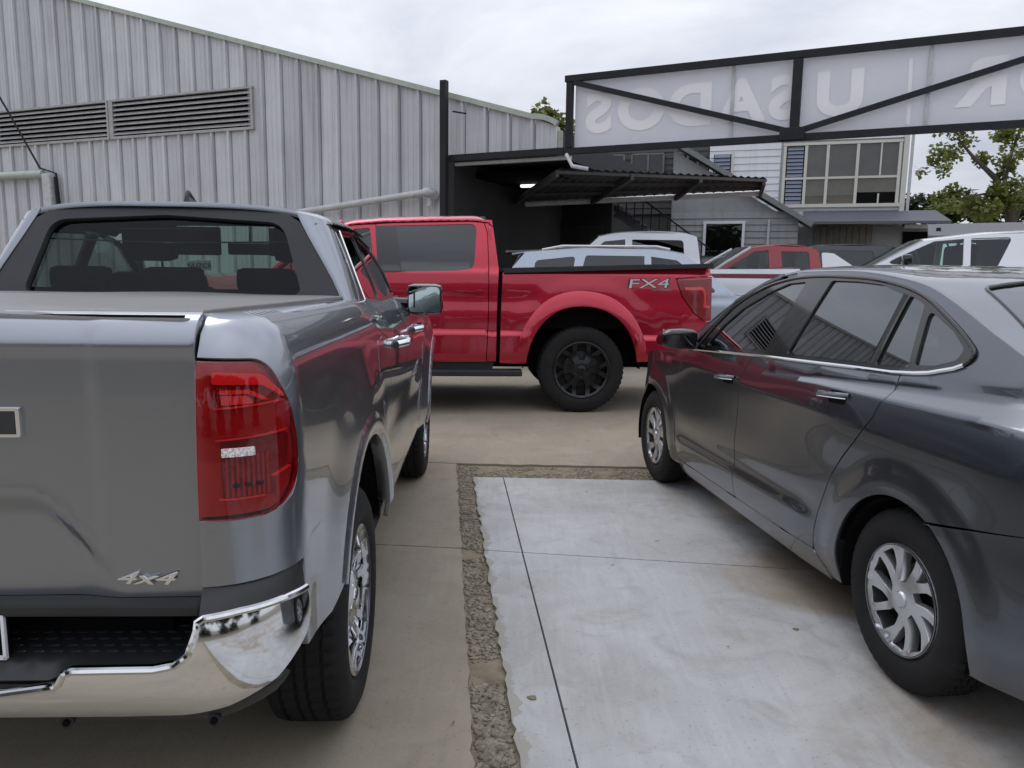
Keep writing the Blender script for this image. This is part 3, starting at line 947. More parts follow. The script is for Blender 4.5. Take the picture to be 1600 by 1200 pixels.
tube('bracket_arm', [(.10, .0, 4.06), (.3, .0, 4.02), (.38, -.06, 4.0)], .014, M['black_steel'], cb)

# dark carport roof behind the beam
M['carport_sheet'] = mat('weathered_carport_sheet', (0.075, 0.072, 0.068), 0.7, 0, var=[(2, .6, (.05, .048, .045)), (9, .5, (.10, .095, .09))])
M['white_trim'] = mat('white_gutter', (0.80, 0.81, 0.80), 0.5, 0, var=[(4, .4, (.5, .5, .48))])
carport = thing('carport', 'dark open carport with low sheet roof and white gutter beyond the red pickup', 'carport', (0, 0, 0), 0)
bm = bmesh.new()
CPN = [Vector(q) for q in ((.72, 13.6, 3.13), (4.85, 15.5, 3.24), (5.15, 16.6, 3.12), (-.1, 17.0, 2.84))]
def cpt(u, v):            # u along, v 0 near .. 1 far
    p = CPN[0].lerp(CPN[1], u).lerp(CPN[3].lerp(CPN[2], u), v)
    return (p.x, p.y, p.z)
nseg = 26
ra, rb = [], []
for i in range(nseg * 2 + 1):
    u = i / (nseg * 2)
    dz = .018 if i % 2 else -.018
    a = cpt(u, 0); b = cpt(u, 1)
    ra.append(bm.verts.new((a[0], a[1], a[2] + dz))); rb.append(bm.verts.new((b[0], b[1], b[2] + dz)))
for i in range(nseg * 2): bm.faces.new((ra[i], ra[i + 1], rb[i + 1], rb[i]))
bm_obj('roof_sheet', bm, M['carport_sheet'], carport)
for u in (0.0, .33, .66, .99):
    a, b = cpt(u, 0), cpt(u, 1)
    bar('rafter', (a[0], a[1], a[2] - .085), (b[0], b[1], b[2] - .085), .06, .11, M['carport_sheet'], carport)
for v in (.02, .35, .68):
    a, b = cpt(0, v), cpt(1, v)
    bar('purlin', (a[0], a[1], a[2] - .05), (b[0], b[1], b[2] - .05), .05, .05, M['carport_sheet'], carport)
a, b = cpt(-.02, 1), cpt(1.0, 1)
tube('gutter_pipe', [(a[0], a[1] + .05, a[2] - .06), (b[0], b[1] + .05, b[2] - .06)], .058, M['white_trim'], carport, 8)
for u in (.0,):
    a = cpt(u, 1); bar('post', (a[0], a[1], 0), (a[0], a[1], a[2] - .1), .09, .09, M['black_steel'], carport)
# deep shed bay to the left of it
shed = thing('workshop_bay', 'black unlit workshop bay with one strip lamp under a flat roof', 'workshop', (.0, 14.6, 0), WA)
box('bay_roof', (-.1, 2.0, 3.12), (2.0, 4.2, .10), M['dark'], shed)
box('bay_back_wall', (-.7, 4.6, 1.55), (2.4, .12, 3.0), M['plastic'], shed)  # near-black wall colour stands in for the unlit interior
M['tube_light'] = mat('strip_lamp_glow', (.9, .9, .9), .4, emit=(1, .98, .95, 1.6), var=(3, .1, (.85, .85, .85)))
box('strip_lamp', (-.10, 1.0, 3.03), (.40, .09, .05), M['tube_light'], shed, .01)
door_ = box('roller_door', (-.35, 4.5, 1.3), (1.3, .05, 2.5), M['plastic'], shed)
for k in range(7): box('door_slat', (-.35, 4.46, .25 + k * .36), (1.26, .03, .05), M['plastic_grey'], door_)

# ================================================================== HOUSE BEHIND
HA = math.atan2(-.34, .94)
M['siding'] = mat('white_clapboard', (0.72, 0.73, 0.76), 0.6, 0, var=[(1.5, .4, (.64, .65, .68)), (9, .3, (.64, .65, .68))], streak=(6, .35, (.42, .42, .42)))
M['siding_grey'] = mat('grey_render', (0.30, 0.31, 0.315), 0.8, 0, var=[(1.5, .5, (.24, .25, .25)), (7, .4, (.36, .36, .355))], streak=(5, .5, (.12, .12, .115)))
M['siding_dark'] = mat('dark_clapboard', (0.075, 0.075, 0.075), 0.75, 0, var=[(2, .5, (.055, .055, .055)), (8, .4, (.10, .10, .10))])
M['roof_green'] = mat('grey_green_roof', (0.19, 0.205, 0.20), 0.7, 0, var=[(3, .5, (.15, .165, .16)), (10, .4, (.24, .25, .245))])
M['awning'] = mat('slate_awning', (0.105, 0.108, 0.13), 0.6, 0, var=[(3, .4, (.085, .088, .105)), (12, .3, (.13, .13, .15))])
M['frame_cream'] = mat('cream_window_frame', (0.60, 0.60, 0.53), 0.5, 0, var=[(6, .4, (.5, .5, .44))])
M['curtain'] = mat('drawn_curtain', (0.30, 0.275, 0.23), 0.9, 0, var=[(4, .5, (.22, .20, .17))], streak=(16, .5, (.30, .28, .22)))
M['blind'] = mat('tan_blind', (0.42, 0.36, 0.25), 0.8, 0, var=[(5, .4, (.24, .21, .15))])
M['shutter'] = mat('blue_grey_louvre', (0.20, 0.225, 0.30), 0.5, 0, var=[(6, .4, (.15, .17, .23))])
M['g_house'] = glass('house_window_glass', (.55, .56, .56), .07, .02)
M['planks'] = mat('weathered_planks', (0.21, 0.19, 0.165), 0.85, 0, var=[(5, .6, (.13, .11, .09))], streak=(12, .6, (.10, .08, .06)))

house = thing('house', 'white clapboard house with big cream framed window and slate awning', 'house', (9.3, 22.0, 0), HA)
for k in range(15):
    z = 2.95 + k * .19
    x0 = -3.9 if z > 3.0 else -3.0
    for (a, b) in (((x0, -1.95), (1.18, 1.27)) if 3.2 < z < 5.0 else ((x0, 1.27),)):
        bm = bmesh.new()
        v = [bm.verts.new(q) for q in ((a, -.028, z), (b, -.028, z), (b, -.004, z + .188), (a, -.004, z + .188), (a, 0, z), (b, 0, z))]
        bm.faces.new(v[:4]); bm.faces.new((v[0], v[4], v[5], v[1]))
        bm_obj('siding_board', bm, M['siding'], house)
box('wall_core', (-1.3, 2.5, 2.9), (5.15, 4.9, 5.8), M['siding'], house)
box('corner_board', (1.22, -.03, 4.2), (.13, .09, 2.9), M['frame_cream'], house)
box('downpipe', (1.36, -.06, 4.0), (.07, .07, 2.3), M['pvc'], house)
win = box('window', (-.38, .0, 4.115), (3.0, .02, 1.68), M['curtain'], house)
def fr_bar(c, s, par=win, mt=None): return box('window_frame', c, s, mt or M['frame_cream'], par)
fr_bar((-.38, -.05, 4.945), (3.02, .09, .07)); fr_bar((-.38, -.06, 3.27), (3.08, .13, .09)); fr_bar((-.38, -.045, 4.02), (2.9, .08, .06))
for x in (-1.84, -1.28, -.72, .04, 1.08): fr_bar((x, -.052, 4.11), (.075, .085, 1.58))
fr_bar((.62, -.048, 4.48), (.04, .06, .85)); fr_bar((.62, -.048, 3.45), (.04, .06, .26))
for (x0, x1, z0, z1, mt) in ((-1.24, -.76, 4.06, 4.9, 'curtain'), (-.68, 0, 4.06, 4.9, 'curtain'), (.08, .60, 4.06, 4.9, 'curtain'), (.64, 1.04, 4.06, 4.9, 'curtain'),
                             (-1.24, -.76, 3.32, 3.98, 'blind'), (-.68, 0, 3.32, 3.98, 'blind'), (.08, 1.04, 3.62, 3.98, 'blind')):
    box('blind', ((x0 + x1) / 2, -.014, (z0 + z1) / 2), (x1 - x0, .006, z1 - z0), M[mt], win)
    bm = bmesh.new()
    v = [bm.verts.new(q) for q in ((x0, -.03, z0 if z0 < 4 and z0 != 3.62 else z0), (x1, -.03, z0), (x1, -.03, z1), (x0, -.03, z1))]
    bm.faces.new(v); bm_obj('pane', bm, M['g_house'], win)
box('dark_opening', (.56, -.012, 3.47), (.96, .006, .30), M['dark'], win)
def shutter(par, x0, x1, z0, z1, n):
    s = box('louvre_window', ((x0 + x1) / 2, -.02, (z0 + z1) / 2), (x1 - x0, .02, z1 - z0), M['dark'], par)
    for k in range(n):
        z = z0 + (k + .5) * (z1 - z0) / n
        bm = bmesh.new()
        h = (z1 - z0) / n
        v = [bm.verts.new(q) for q in ((x0 + .02, -.075, z - h * .42), (x1 - .02, -.075, z - h * .42), (x1 - .02, -.035, z + h * .42), (x0 + .02, -.035, z + h * .42))]
        bm.faces.new(v); bm_obj('louvre_blade', bm, M['shutter'], s)
shutter(house, -1.79, -1.33, 4.06, 4.88, 8); shutter(house, -1.79, -1.33, 3.32, 3.98, 6)
shutter(house, -3.78, -3.30, 3.9, 4.75, 8)
box('window_frame', (-3.25, -.05, 4.3), (.06, .08, 1.0), M['frame_cream'], house)
# slate awning along the ground floor
bm = bmesh.new()
pts = [(-1.25, -.02, 3.12), (2.05, -.02, 3.12), (2.3, -1.0, 2.79), (-1.18, -1.0, 2.79)]
v = [bm.verts.new(q) for q in pts]; u = [bm.verts.new((q[0], q[1], q[2] - .07)) for q in pts]
bm.faces.new(v); bm.faces.new(u)
for k in range(4): bm.faces.new((v[k], v[(k + 1) % 4], u[(k + 1) % 4], u[k]))
bm_obj('awning', bm, M['awning'], house)
box('ground_floor_wall', (-1.4, -.05, 1.35), (7.0, .10, 2.7), M['siding_grey'], house)
for k in range(9): box('plank', (-.85 + k * .165, -.13, 1.5), (.15, .05, 2.45), M['planks'], house)
box('posted_notice', (1.62, -.16, 2.69), (.60, .03, .10), M['label_white'], house)
box('doorway', (1.75, -.12, 1.3), (.9, .06, 2.5), M['dark'], house)
annex = thing('annex', 'low grey annex with sloping grey roof edge and garage window beside the white house', 'annex', (9.3 - .94 * 0, 22.0, 0), HA)
bm = bmesh.new()
pr = [(-4.7, 0), (-1.35, 0), (-1.35, 2.66), (-4.7, 4.70)]
f_ = [bm.verts.new((x, -1.55, z)) for x, z in pr]; b_ = [bm.verts.new((x, -.12, z)) for x, z in pr]
bm.faces.new(f_); bm.faces.new(b_)
for k in range(4): bm.faces.new((f_[k], f_[(k + 1) % 4], b_[(k + 1) % 4], b_[k]))
bm_obj('gable_wall', bm, M['siding_grey'], annex)
bm = bmesh.new()
beam(bm, (-1.02, -1.1, 2.66), (-4.7, -1.1, 4.90), 1.5, .13)
bm_obj('roof', bm, M['roof_green'], annex)
for k in range(16):
    bm = bmesh.new(); z = .3 + k * .17
    v = [bm.verts.new(q) for q in ((-4.68, -1.585, z), (-1.36, -1.585, z), (-1.36, -1.56, z + .168), (-4.68, -1.56, z + .168))]
    bm.faces.new(v); bm_obj('siding_board', bm, M['siding_grey'], annex)
wn = box('window', (-3.25, -1.60, 2.28), (.95, .04, .86), M['dark'], annex)
box('window_frame', (-3.25, -1.63, 2.74), (1.1, .05, .07), M['siding'], wn); box('window_frame', (-2.74, -1.63, 2.28), (.07, .05, .86), M['siding'], wn); box('window_frame', (-3.76, -1.63, 2.28), (.07, .05, .86), M['siding'], wn)
bm = bmesh.new(); v = [bm.verts.new(q) for q in ((-3.72, -1.63, 1.86), (-2.78, -1.63, 1.86), (-2.78, -1.63, 2.7), (-3.72, -1.63, 2.7))]; bm.faces.new(v); bm_obj('pane', bm, M['g_house'], wn)
box('rain_pipe', (-2.1, -1.62, 1.5), (.06, .06, 2.6), M['pvc'], annex)
dh = thing('dark_house', 'dark clapboard upper storey with small windows behind the sign', 'house', (9.3, 22.0, 0), HA)
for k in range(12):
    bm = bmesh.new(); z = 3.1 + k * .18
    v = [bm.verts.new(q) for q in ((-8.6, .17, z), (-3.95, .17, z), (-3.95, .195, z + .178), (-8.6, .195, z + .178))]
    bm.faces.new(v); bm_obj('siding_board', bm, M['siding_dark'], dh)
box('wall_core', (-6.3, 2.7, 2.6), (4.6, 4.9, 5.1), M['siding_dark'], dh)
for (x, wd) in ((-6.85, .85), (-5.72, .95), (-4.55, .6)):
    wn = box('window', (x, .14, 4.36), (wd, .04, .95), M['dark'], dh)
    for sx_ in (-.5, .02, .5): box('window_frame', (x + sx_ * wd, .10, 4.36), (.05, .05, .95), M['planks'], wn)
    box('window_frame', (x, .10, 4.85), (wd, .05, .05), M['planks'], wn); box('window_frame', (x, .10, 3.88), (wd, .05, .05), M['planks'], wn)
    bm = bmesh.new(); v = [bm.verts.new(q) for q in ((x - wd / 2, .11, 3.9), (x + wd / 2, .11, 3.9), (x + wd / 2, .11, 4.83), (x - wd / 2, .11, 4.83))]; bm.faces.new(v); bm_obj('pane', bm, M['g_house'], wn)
st = thing('outside_stair', 'dark steel outside stair with thin railing descending beside the annex', 'stair', (9.3, 22.0, 0), HA)
box('landing', (-6.35, -2.6, 3.06), (.9, 1.0, .12), M['awning'], st)
for k in range(12): box('step', (-5.78 + k * .2, -2.6, 2.93 - k * .145), (.24, 1.0, .045), M['awning'], st)
for y in (-3.12, -2.08): bar('stringer', (-5.9, y, 2.95), (-3.45, y, 1.2), .06, .2, M['awning'], st)
for k in range(11):
    x = -5.85 + k * .22; z = 2.95 - k * .16
    bar('baluster', (x, -3.14, z), (x, -3.14, z + .75), .025, .025, M['black_steel'], st)
bar('handrail', (-5.9, -3.14, 3.75), (-3.45, -3.14, 2.0), .04, .04, M['black_steel'], st)
bar('handrail', (-6.8, -3.14, 3.75), (-5.9, -3.14, 3.75), .04, .04, M['black_steel'], st)
for k in range(4): bar('baluster', (-6.75 + k * .25, -3.14, 3.1), (-6.75 + k * .25, -3.14, 3.75), .025, .025, M['black_steel'], st)

# grey canopy roof and post far right
M['canopy_grey'] = mat('grey_canopy', (0.12, 0.122, 0.132), 0.7, 0, var=[(2, .4, (.10, .10, .108)), (9, .3, (.14, .14, .15))])
gc = thing('shade_canopy', 'grey flat canopy roof behind the white canopy pickup at far right', 'canopy', (9.7, 16.3, 0), HA)
bm = bmesh.new()
pts = [(-1.2, -.9, 2.20), (2.6, -.9, 2.26), (2.3, 1.6, 2.62), (-.9, 1.6, 2.56)]
v = [bm.verts.new(q) for q in pts]; u = [bm.verts.new((q[0], q[1], q[2] - .09)) for q in pts]
bm.faces.new(v); bm.faces.new(u)
for k in range(4): bm.faces.new((v[k], v[(k + 1) % 4], u[(k + 1) % 4], u[k]))
bm_obj('canopy_sheet', bm, M['canopy_grey'], gc)
for x in (-.9, 2.3): bar('post', (x, 0, 0), (x, 0, 2.4), .08, .08, M['black_steel'], gc)
tag(box('white_post', (7.93, 12.1, 1.4), (.10, .10, 2.8), M['white_trim']), 'slim white post at the right edge beside the canopy pickup', 'post')

# ------------------------------------------------------------------ trees
M['leaf'] = mat('yellow_green_leaf', (0.19, 0.22, 0.055), 0.55, 0, var=[(1.2, .7, (.11, .15, .035)), (7, .5, (.27, .27, .08))])  # lighter yellow-green leaf colour with random tone
M['leaf_dark'] = mat('dark_leaf', (0.04, 0.058, 0.02), 0.6, 0, var=[(1.2, .7, (.026, .04, .014)), (6, .5, (.075, .09, .03))])
M['bark'] = mat('grey_bark', (0.10, 0.085, 0.065), 0.9, 0, var=[(9, .6, (.06, .05, .04))], bump=(30, .8, .01))
for k in ('leaf', 'leaf_dark', 'sign_face'):
    t = M[k].node_tree
    b = t.nodes['Principled BSDF']
    tr = t.nodes.new('ShaderNodeBsdfTranslucent')
    src = b.inputs['Base Color'].links[0].from_socket
    t.links.new(src, tr.inputs[0])
    ms = t.nodes.new('ShaderNodeMixShader'); ms.inputs[0].default_value = .4 if k.startswith('leaf') else .42
    t.links.new(b.outputs[0], ms.inputs[1]); t.links.new(tr.outputs[0], ms.inputs[2])
    t.links.new(ms.outputs[0], t.nodes['Material Output'].inputs[0])

def tree(name, label, loc, trunk, limbs, clumps, leaf, lm, seed, group=None):
    rn = random.Random(seed)
    T = thing(name, label, 'tree', loc, 0, group)
    bm = bmesh.new()
    add_tube(bm, [t[:3] for t in trunk], [t[3] for t in trunk], 9)
    for lb in limbs:
        add_tube(bm, [t[:3] for t in lb], [t[3] for t in lb], 6)
    bm_obj('trunk', bm, M['bark'], T, True)
    V, F = [], []
    for (cx, cy_, cz, R, n) in clumps:
        for _ in range(n):
            d = Vector((rn.gauss(0, 1), rn.gauss(0, 1), rn.gauss(0, .8)))
            d = d.normalized() * R * rn.random() ** .45
            p = Vector((cx, cy_, cz)) + d
            s = leaf * rn.uniform(.6, 1.3)
            ax = Vector((rn.gauss(0, 1), rn.gauss(0, 1), rn.gauss(-.3, .6))).normalized()
            bx = ax.cross(Vector((rn.gauss(0, .5), rn.gauss(0, .5), 1))).normalized() * s * .42
            ax = ax * s
            nn = ax.cross(bx).normalized() * s * .12
            b = len(V)
            V += [tuple(p), tuple(p + ax * .45 + bx + nn), tuple(p + ax), tuple(p + ax * .45 - bx + nn)]
            F += [(b, b + 1, b + 2), (b, b + 2, b + 3)]
    me = bpy.data.meshes.new('crown')
    me.from_pydata(V, [], F)
    link('crown', me, lm, T)
    return T
rt = random.Random(3)
cl = []
for (x, z, R, n) in ((-1.0, 5.1, .42, 130), (-1.3, 4.6, .28, 60), (-.3, 5.5, .5, 110), (.7, 5.7, .6, 200), (.9, 5.1, .5, 230), (1.15, 4.6, .38, 120), (-.2, 3.95, .48, 240), (-.75, 3.75, .42, 200),
                     (.45, 4.1, .52, 300), (.9, 3.8, .5, 220), (-1.1, 3.5, .35, 110), (1.7, 5.2, .25, 40), (1.9, 4.3, .34, 60), (2.0, 3.9, .3, 60), (.2, 3.5, .6, 250), (1.4, 3.4, .6, 240), (2.6, 4.8, .6, 160), (1.3, 6.4, .9, 300), (-.4, 6.3, .7, 200)):
    for k in range(3):
        cl.append((x + rt.gauss(0, R * .3), rt.gauss(0, .5), z + rt.gauss(0, R * .3), R * rt.uniform(.5, .8), int(n * .62)))
tree('leafy_tree', 'spreading green tree showing through the gap right of the house', (14.3, 25.0, 0),
     [(1.5, 0, 0, .2), (1.4, 0, 2.2, .17), (1.15, 0, 3.6, .13), (.65, 0, 4.4, .09), (-.1, .1, 5.1, .05), (-.6, .1, 5.6, .025)],
     [[(1.3, 0, 3.0, .1), (1.9, .2, 4.2, .06), (2.5, .3, 5.2, .03)], [(.9, 0, 4.0, .07), (.95, -.2, 5.2, .05), (1.3, -.3, 6.6, .02)], [(1.1, 0, 3.6, .06), (.2, -.3, 3.9, .04), (-.9, -.3, 3.7, .015)]],
     cl, .145, M['leaf'], 21)
for i, (x, y, z, R, lab) in enumerate(((13.6, 28.5, 3.5, 1.0, 'low dark bushy tree left of the trunk behind the canopy'), (15.6, 28.0, 3.7, 1.1, 'low dark bushy tree right of the trunk behind the canopy'), (17.6, 27.0, 3.7, 1.3, 'low dark bushy tree beside the white post at right edge'))):
    cl = [(rt.gauss(0, R * .6), rt.gauss(0, .5), z + rt.gauss(0, R * .22), R * .5, 170) for _ in range(9)]
    tree('bushy_tree', lab, (x, y, 0), [(0, 0, 0, .12), (0, 0, 1.5, .09), (.1, 0, 2.8, .05)], [[(0, 0, 1.8, .05), (.6, 0, 2.9, .02)], [(0, 0, 1.9, .05), (-.6, 0, 3.0, .02)]], cl, .22, M['leaf_dark'], 40 + i, 'dark bushy trees behind the canopy')
cl = [(rt.gauss(0, .35), rt.gauss(0, .3), 5.9 + rt.gauss(0, .45), .38, 70) for _ in range(9)]
tree('small_tree', 'small pale green tree top between the metal building and the sign', (1.45, 26.3, 0), [(0, 0, 0, .1), (0, 0, 3.5, .08), (.05, 0, 5.6, .04)], [[(0, 0, 4.6, .04), (.35, 0, 6.2, .015)], [(0, 0, 4.4, .04), (-.3, 0, 6.1, .015)]], cl, .24, M['leaf'], 61)

rowt = None  # unseen row, added so mirror and tailgate reflect dark trees
for i, (x, y, sc) in enumerate(((-13, -15, 1.1), (-7.5, -17, .95), (-2.5, -14.5, 1.0), (3.0, -16, 1.15), (8.0, -13.5, 1.05), (13, -15, 1.2), (17.5, -8, 1.0))):
    if rowt is None:
        cl = [(rt.gauss(0, 1.5), rt.gauss(0, 1.2), 3.1 + rt.gauss(0, 1.1), 1.2, 220) for _ in range(14)]
        rowt = tree('unseen_row_tree', 'unseen dark tree in the row added behind the photographer', (x, y, 0), [(0, 0, 0, .2), (0, 0, 2.2, .15), (.1, 0, 4.0, .08)], [[(0, 0, 2.0, .09), (1.2, 0, 3.8, .03)], [(0, 0, 2.1, .09), (-1.2, .2, 3.7, .03)]], cl, .55, M['leaf_dark'], 77, 'trees behind the photographer')
        q = rowt
    else:
        q = rowt.copy(); C.objects.link(q)
        for ch in rowt.children:
            c = ch.copy(); C.objects.link(c); c.parent = q
        q.location = (x, y, 0)
    q['label'] = 'unseen dark tree added behind the photographer, number %s along the row from the metal building side' % ('one two three four five six seven'.split()[i])
    q.scale = (sc, sc, sc); q.rotation_euler = (0, 0, i * 1.3)

# ================================================================== CARS IN THE BACKGROUND
def bgcar(name, label, cat, loc, rot, body, holes, top, hw, belt, tumble, wheels, paint, Rw=.36, sideparts=(), rail=None, group=None):
    """body: flank outline (x, z); holes: list of (glass outline, glass material); top: strips along the car over the full width"""
    T = thing(name, label, cat, loc, rot, group)
    xs_ = [p[0] for p in body]
    xa, xb = min(xs_), max(xs_)
    def Y(x, z):
        y = hw - max(0, z - belt) * tumble
        y -= .10 * sstep(xb - .7, xb, x) ** 2 + .07 * sstep(xa + .6, xa, x) ** 2
        y -= .05 * max(0, (.75 - z) / .4) ** 2 if z < .75 else 0
        y -= .03 * sstep(belt - .12, belt, z)
        return y
    gl_ = [resample(h[0], .1) for h in holes]
    s = surf('body_side', body, sidefn(Y, 1), paint, T, (0, 1, 0), .09, .03, gl_)
    mirror(s, T)
    for h, gm in holes:
        g_ = surf('side_window', h, sidefn(Y, 1, -.012), gm, T, (0, 1, 0), .12, 0)
        mirror(g_, T)
    for nm, mt, pl in top:
        pl = spline(pl, 5)
        acc = [0]
        for i in range(1, len(pl)): acc.append(acc[-1] + math.hypot(pl[i][0] - pl[i - 1][0], pl[i][1] - pl[i - 1][1]))
        def fn(a, t, pl=pl, acc=acc):
            x = interp(a, acc, [p[0] for p in pl]); z = interp(a, acc, [p[1] for p in pl])
            y = Y(x, z - .005) - .004
            return (x, y * t, z + .035 * (1 - t * t * t * t))
        nrm = Vector((-(pl[-1][1] - pl[0][1]), 0, pl[-1][0] - pl[0][0]))
        if nrm.z < 0: nrm = -nrm
        if abs(nrm.z) < .25 * nrm.length: nrm = Vector((1 if pl[0][0] > (xa + xb) / 2 else -1, 0, .2))
        surf(nm, [(0, -1), (acc[-1], -1), (acc[-1], 1), (0, 1)], fn, mt, T, nrm, .14, .01)
    h0 = holes[0][0]
    fx = max(p[0] for p in h0); fz = min(p[1] for p in h0)
    for sd_ in (1, -1):
        bm = bmesh.new()
        add_box(bm, (fx - .16, sd_ * (hw + .06), fz + .05), (.10, .20, .14), .03)
        bm_obj('door_mirror', bm, M['gloss_black'], T, True)
        for h, gm in holes[:2]:
            hx = min(p[0] for p in h) + .06
            tube('door_handle', [(hx, sd_ * (hw - .005), belt - .10), (hx + .03, sd_ * (hw + .025), belt - .095), (hx + .17, sd_ * (hw + .025), belt - .09), (hx + .20, sd_ * (hw - .005), belt - .09)], .014, M['chrome_trim'], T, 6)
    for i, (x, sd_) in enumerate([(x, sd_) for x in wheels for sd_ in (1, -1)]):
        make_wheel(T, (x, sd_ * (hw - .02), Rw), sd_, Rw, Rw * .66, .22, 'five', M['alloy'], 20 * i, 1)
    box('underbody', ((xa + xb) / 2, 0, .5), (xb - xa - .5, hw * 1.5, .4), M['dark'], T)
    return T

def flank(x0, x1, zb, lower, upper, arches, Rw):
    """outline: upper points left->right handled by caller; cuts wheel openings into the sill line"""
    o = []
    for ax in sorted(arches):
        dx_ = math.sqrt(max(0.01, (Rw + .07) ** 2 - (lower - Rw) ** 2))
        a0 = math.degrees(math.atan2(lower - Rw, -dx_))
        o += arc(ax, Rw, Rw + .07, a0 if a0 > 0 else a0 + 360, math.degrees(math.atan2(lower - Rw, dx_)), 14)
    return [(x0, zb), (x0, lower)] + o + [(x1, lower), (x1, zb)] + upper

# light blue SUV, nose to the right
up = [(2.1, .93), (1.38, 1.08), (.62, 1.69), (.2, 1.755), (-.9, 1.765), (-1.75, 1.69), (-1.95, 1.45), (-2.15, 1.02)]
suv = bgcar('blue_suv', 'light blue sport utility car facing right beyond the red pickup bed', 'car', (1.92, 12.45, 0), 0,
      flank(-2.18, 2.16, .62, .30, up, (-1.35, 1.32), .36),
      [(rp([(1.12, 1.13, .05), (.50, 1.60, .05), (.12, 1.65), (.12, 1.10, .03)]), M['g_mid']), (rp([(.02, 1.10, .03), (.02, 1.655), (-.85, 1.655, .05), (-1.0, 1.10, .05)]), M['g_dark']), (rp([(-1.1, 1.12, .04), (-1.0, 1.64, .05), (-1.6, 1.57, .08), (-1.65, 1.18, .06)]), M['g_dark'])],
      [('bonnet', M['paint_blue'], [(1.38, 1.08), (1.7, 1.06), (2.1, .93)]), ('windscreen', M['g_clear'], [(1.38, 1.08), (1.0, 1.39), (.62, 1.69)]),
       ('roof', M['paint_blue'], [(.62, 1.69), (.2, 1.755), (-.4, 1.78), (-.9, 1.765), (-1.75, 1.69), (-1.95, 1.66)]), ('tailgate_glass', M['g_dark'], [(-1.82, 1.66), (-1.95, 1.45), (-2.15, 1.02)]), ('front_panel', M['paint_blue'], [(2.1, .93), (2.18, .7), (2.16, .35)])],
      .90, 1.08, .30, (-1.35, 1.32), M['paint_blue'])
for sd_ in (1, -1): tube('roof_rail', [(.4, sd_ * .66, 1.76), (.2, sd_ * .67, 1.80), (-1.2, sd_ * .67, 1.79), (-1.5, sd_ * .66, 1.73)], .018, M['white_trim'], suv, 6)
surf('roof_spoiler', rp([(-1.6, -.6, .05), (-2.05, -.56, .08), (-2.05, .56, .08), (-1.6, .6, .05)]), lambda x, y: (x, y, 1.735 + .04 * (x + 1.6) - .02 * y * y), M['paint_black'], suv, (0, 0, 1), .15, .03)

# white double cab pickup, nose to the left
up = [(2.55, 1.10), (2.5, 1.22), (1.35, 1.33), (.62, 2.02), (.25, 2.09), (-.9, 2.10), (-1.12, 2.04), (-1.18, 1.47), (-2.95, 1.50)]
wp = bgcar('white_pickup', 'white double cab pickup with maroon bed stripe behind the blue car', 'pickup', (2.12, 14.8, 0), PI,
      flank(-2.98, 2.6, .72, .48, up, (-1.9, 1.55), .42),
      [(rp([(1.10, 1.42, .05), (.52, 1.94, .05), (.15, 1.98), (.15, 1.40, .03)]), M['g_mid']), (rp([(.03, 1.40, .03), (.03, 1.98, .03), (-.88, 1.98, .07), (-.90, 1.42, .07)]), M['g_dark'])],
      [('bonnet', M['paint_white'], [(1.35, 1.33), (2.0, 1.28), (2.5, 1.22)]), ('windscreen', M['g_clear'], [(1.35, 1.33), (1.0, 1.68), (.62, 2.02)]), ('roof', M['paint_white'], [(.62, 2.02), (.25, 2.09), (-.4, 2.12), (-.9, 2.10), (-1.12, 2.04)]),
       ('rear_glass', M['g_dark'], [(-1.12, 2.04), (-1.15, 1.8), (-1.18, 1.47)]), ('tailgate', M['paint_white'], [(-2.95, 1.50), (-2.97, 1.1), (-2.98, .7)]), ('front_panel', M['paint_white'], [(2.5, 1.22), (2.6, 1.0), (2.6, .55)])],
      .96, 1.36, .30, (-1.9, 1.55), M['paint_white'], .42)
surf('bed_stripe', rp([(-1.25, 1.40, .01), (-2.7, 1.41, .01), (-2.7, 1.30, .01), (-1.25, 1.27, .01)]), lambda x, z: (x, -.936, z), M['maroon'], wp, (0, -1, 0), .2, .004)
surf('bed_stripe', rp([(-1.25, 1.40, .01), (-2.7, 1.41, .01), (-2.7, 1.30, .01), (-1.25, 1.27, .01)]), lambda x, z: (x, .936, z), M['maroon'], wp, (0, 1, 0), .2, .004)

# red pickup further back, nose to the left
up = [(2.45, 1.05), (2.4, 1.2), (1.42, 1.35), (.5, 1.93), (.1, 1.985), (-.75, 1.96), (-.92, 1.88), (-.98, 1.40), (-2.5, 1.42)]
rp2 = bgcar('small_red_pickup', 'small red pickup parked far behind the white pickup bed', 'pickup', (5.45, 17.3, 0), PI,
      flank(-2.55, 2.5, .7, .45, up, (-1.7, 1.5), .40),
      [(rp([(1.12, 1.44, .05), (.42, 1.86, .05), (.12, 1.89), (.12, 1.42, .03)]), M['g_mid']), (rp([(-.16, 1.42, .03), (-.14, 1.87, .03), (-.72, 1.87, .06), (-.74, 1.44, .05)]), M['g_mid'])],
      [('bonnet', M['paint_red_far'], [(1.42, 1.35), (2.0, 1.28), (2.4, 1.2)]), ('windscreen', M['g_clear'], [(1.42, 1.35), (1.0, 1.62), (.5, 1.93)]), ('roof', M['paint_red_far'], [(.5, 1.93), (.1, 1.985), (-.3, 2.0), (-.75, 1.96), (-.92, 1.88)]),
       ('rear_glass', M['g_mid'], [(-.92, 1.88), (-.95, 1.7), (-.98, 1.40)]), ('tailgate', M['paint_red_far'], [(-2.5, 1.42), (-2.54, 1.1), (-2.55, .7)]), ('front_panel', M['paint_red_far'], [(2.4, 1.2), (2.5, .9), (2.5, .5)])],
      .90, 1.38, .32, (-1.7, 1.5), M['paint_red_far'], .40)
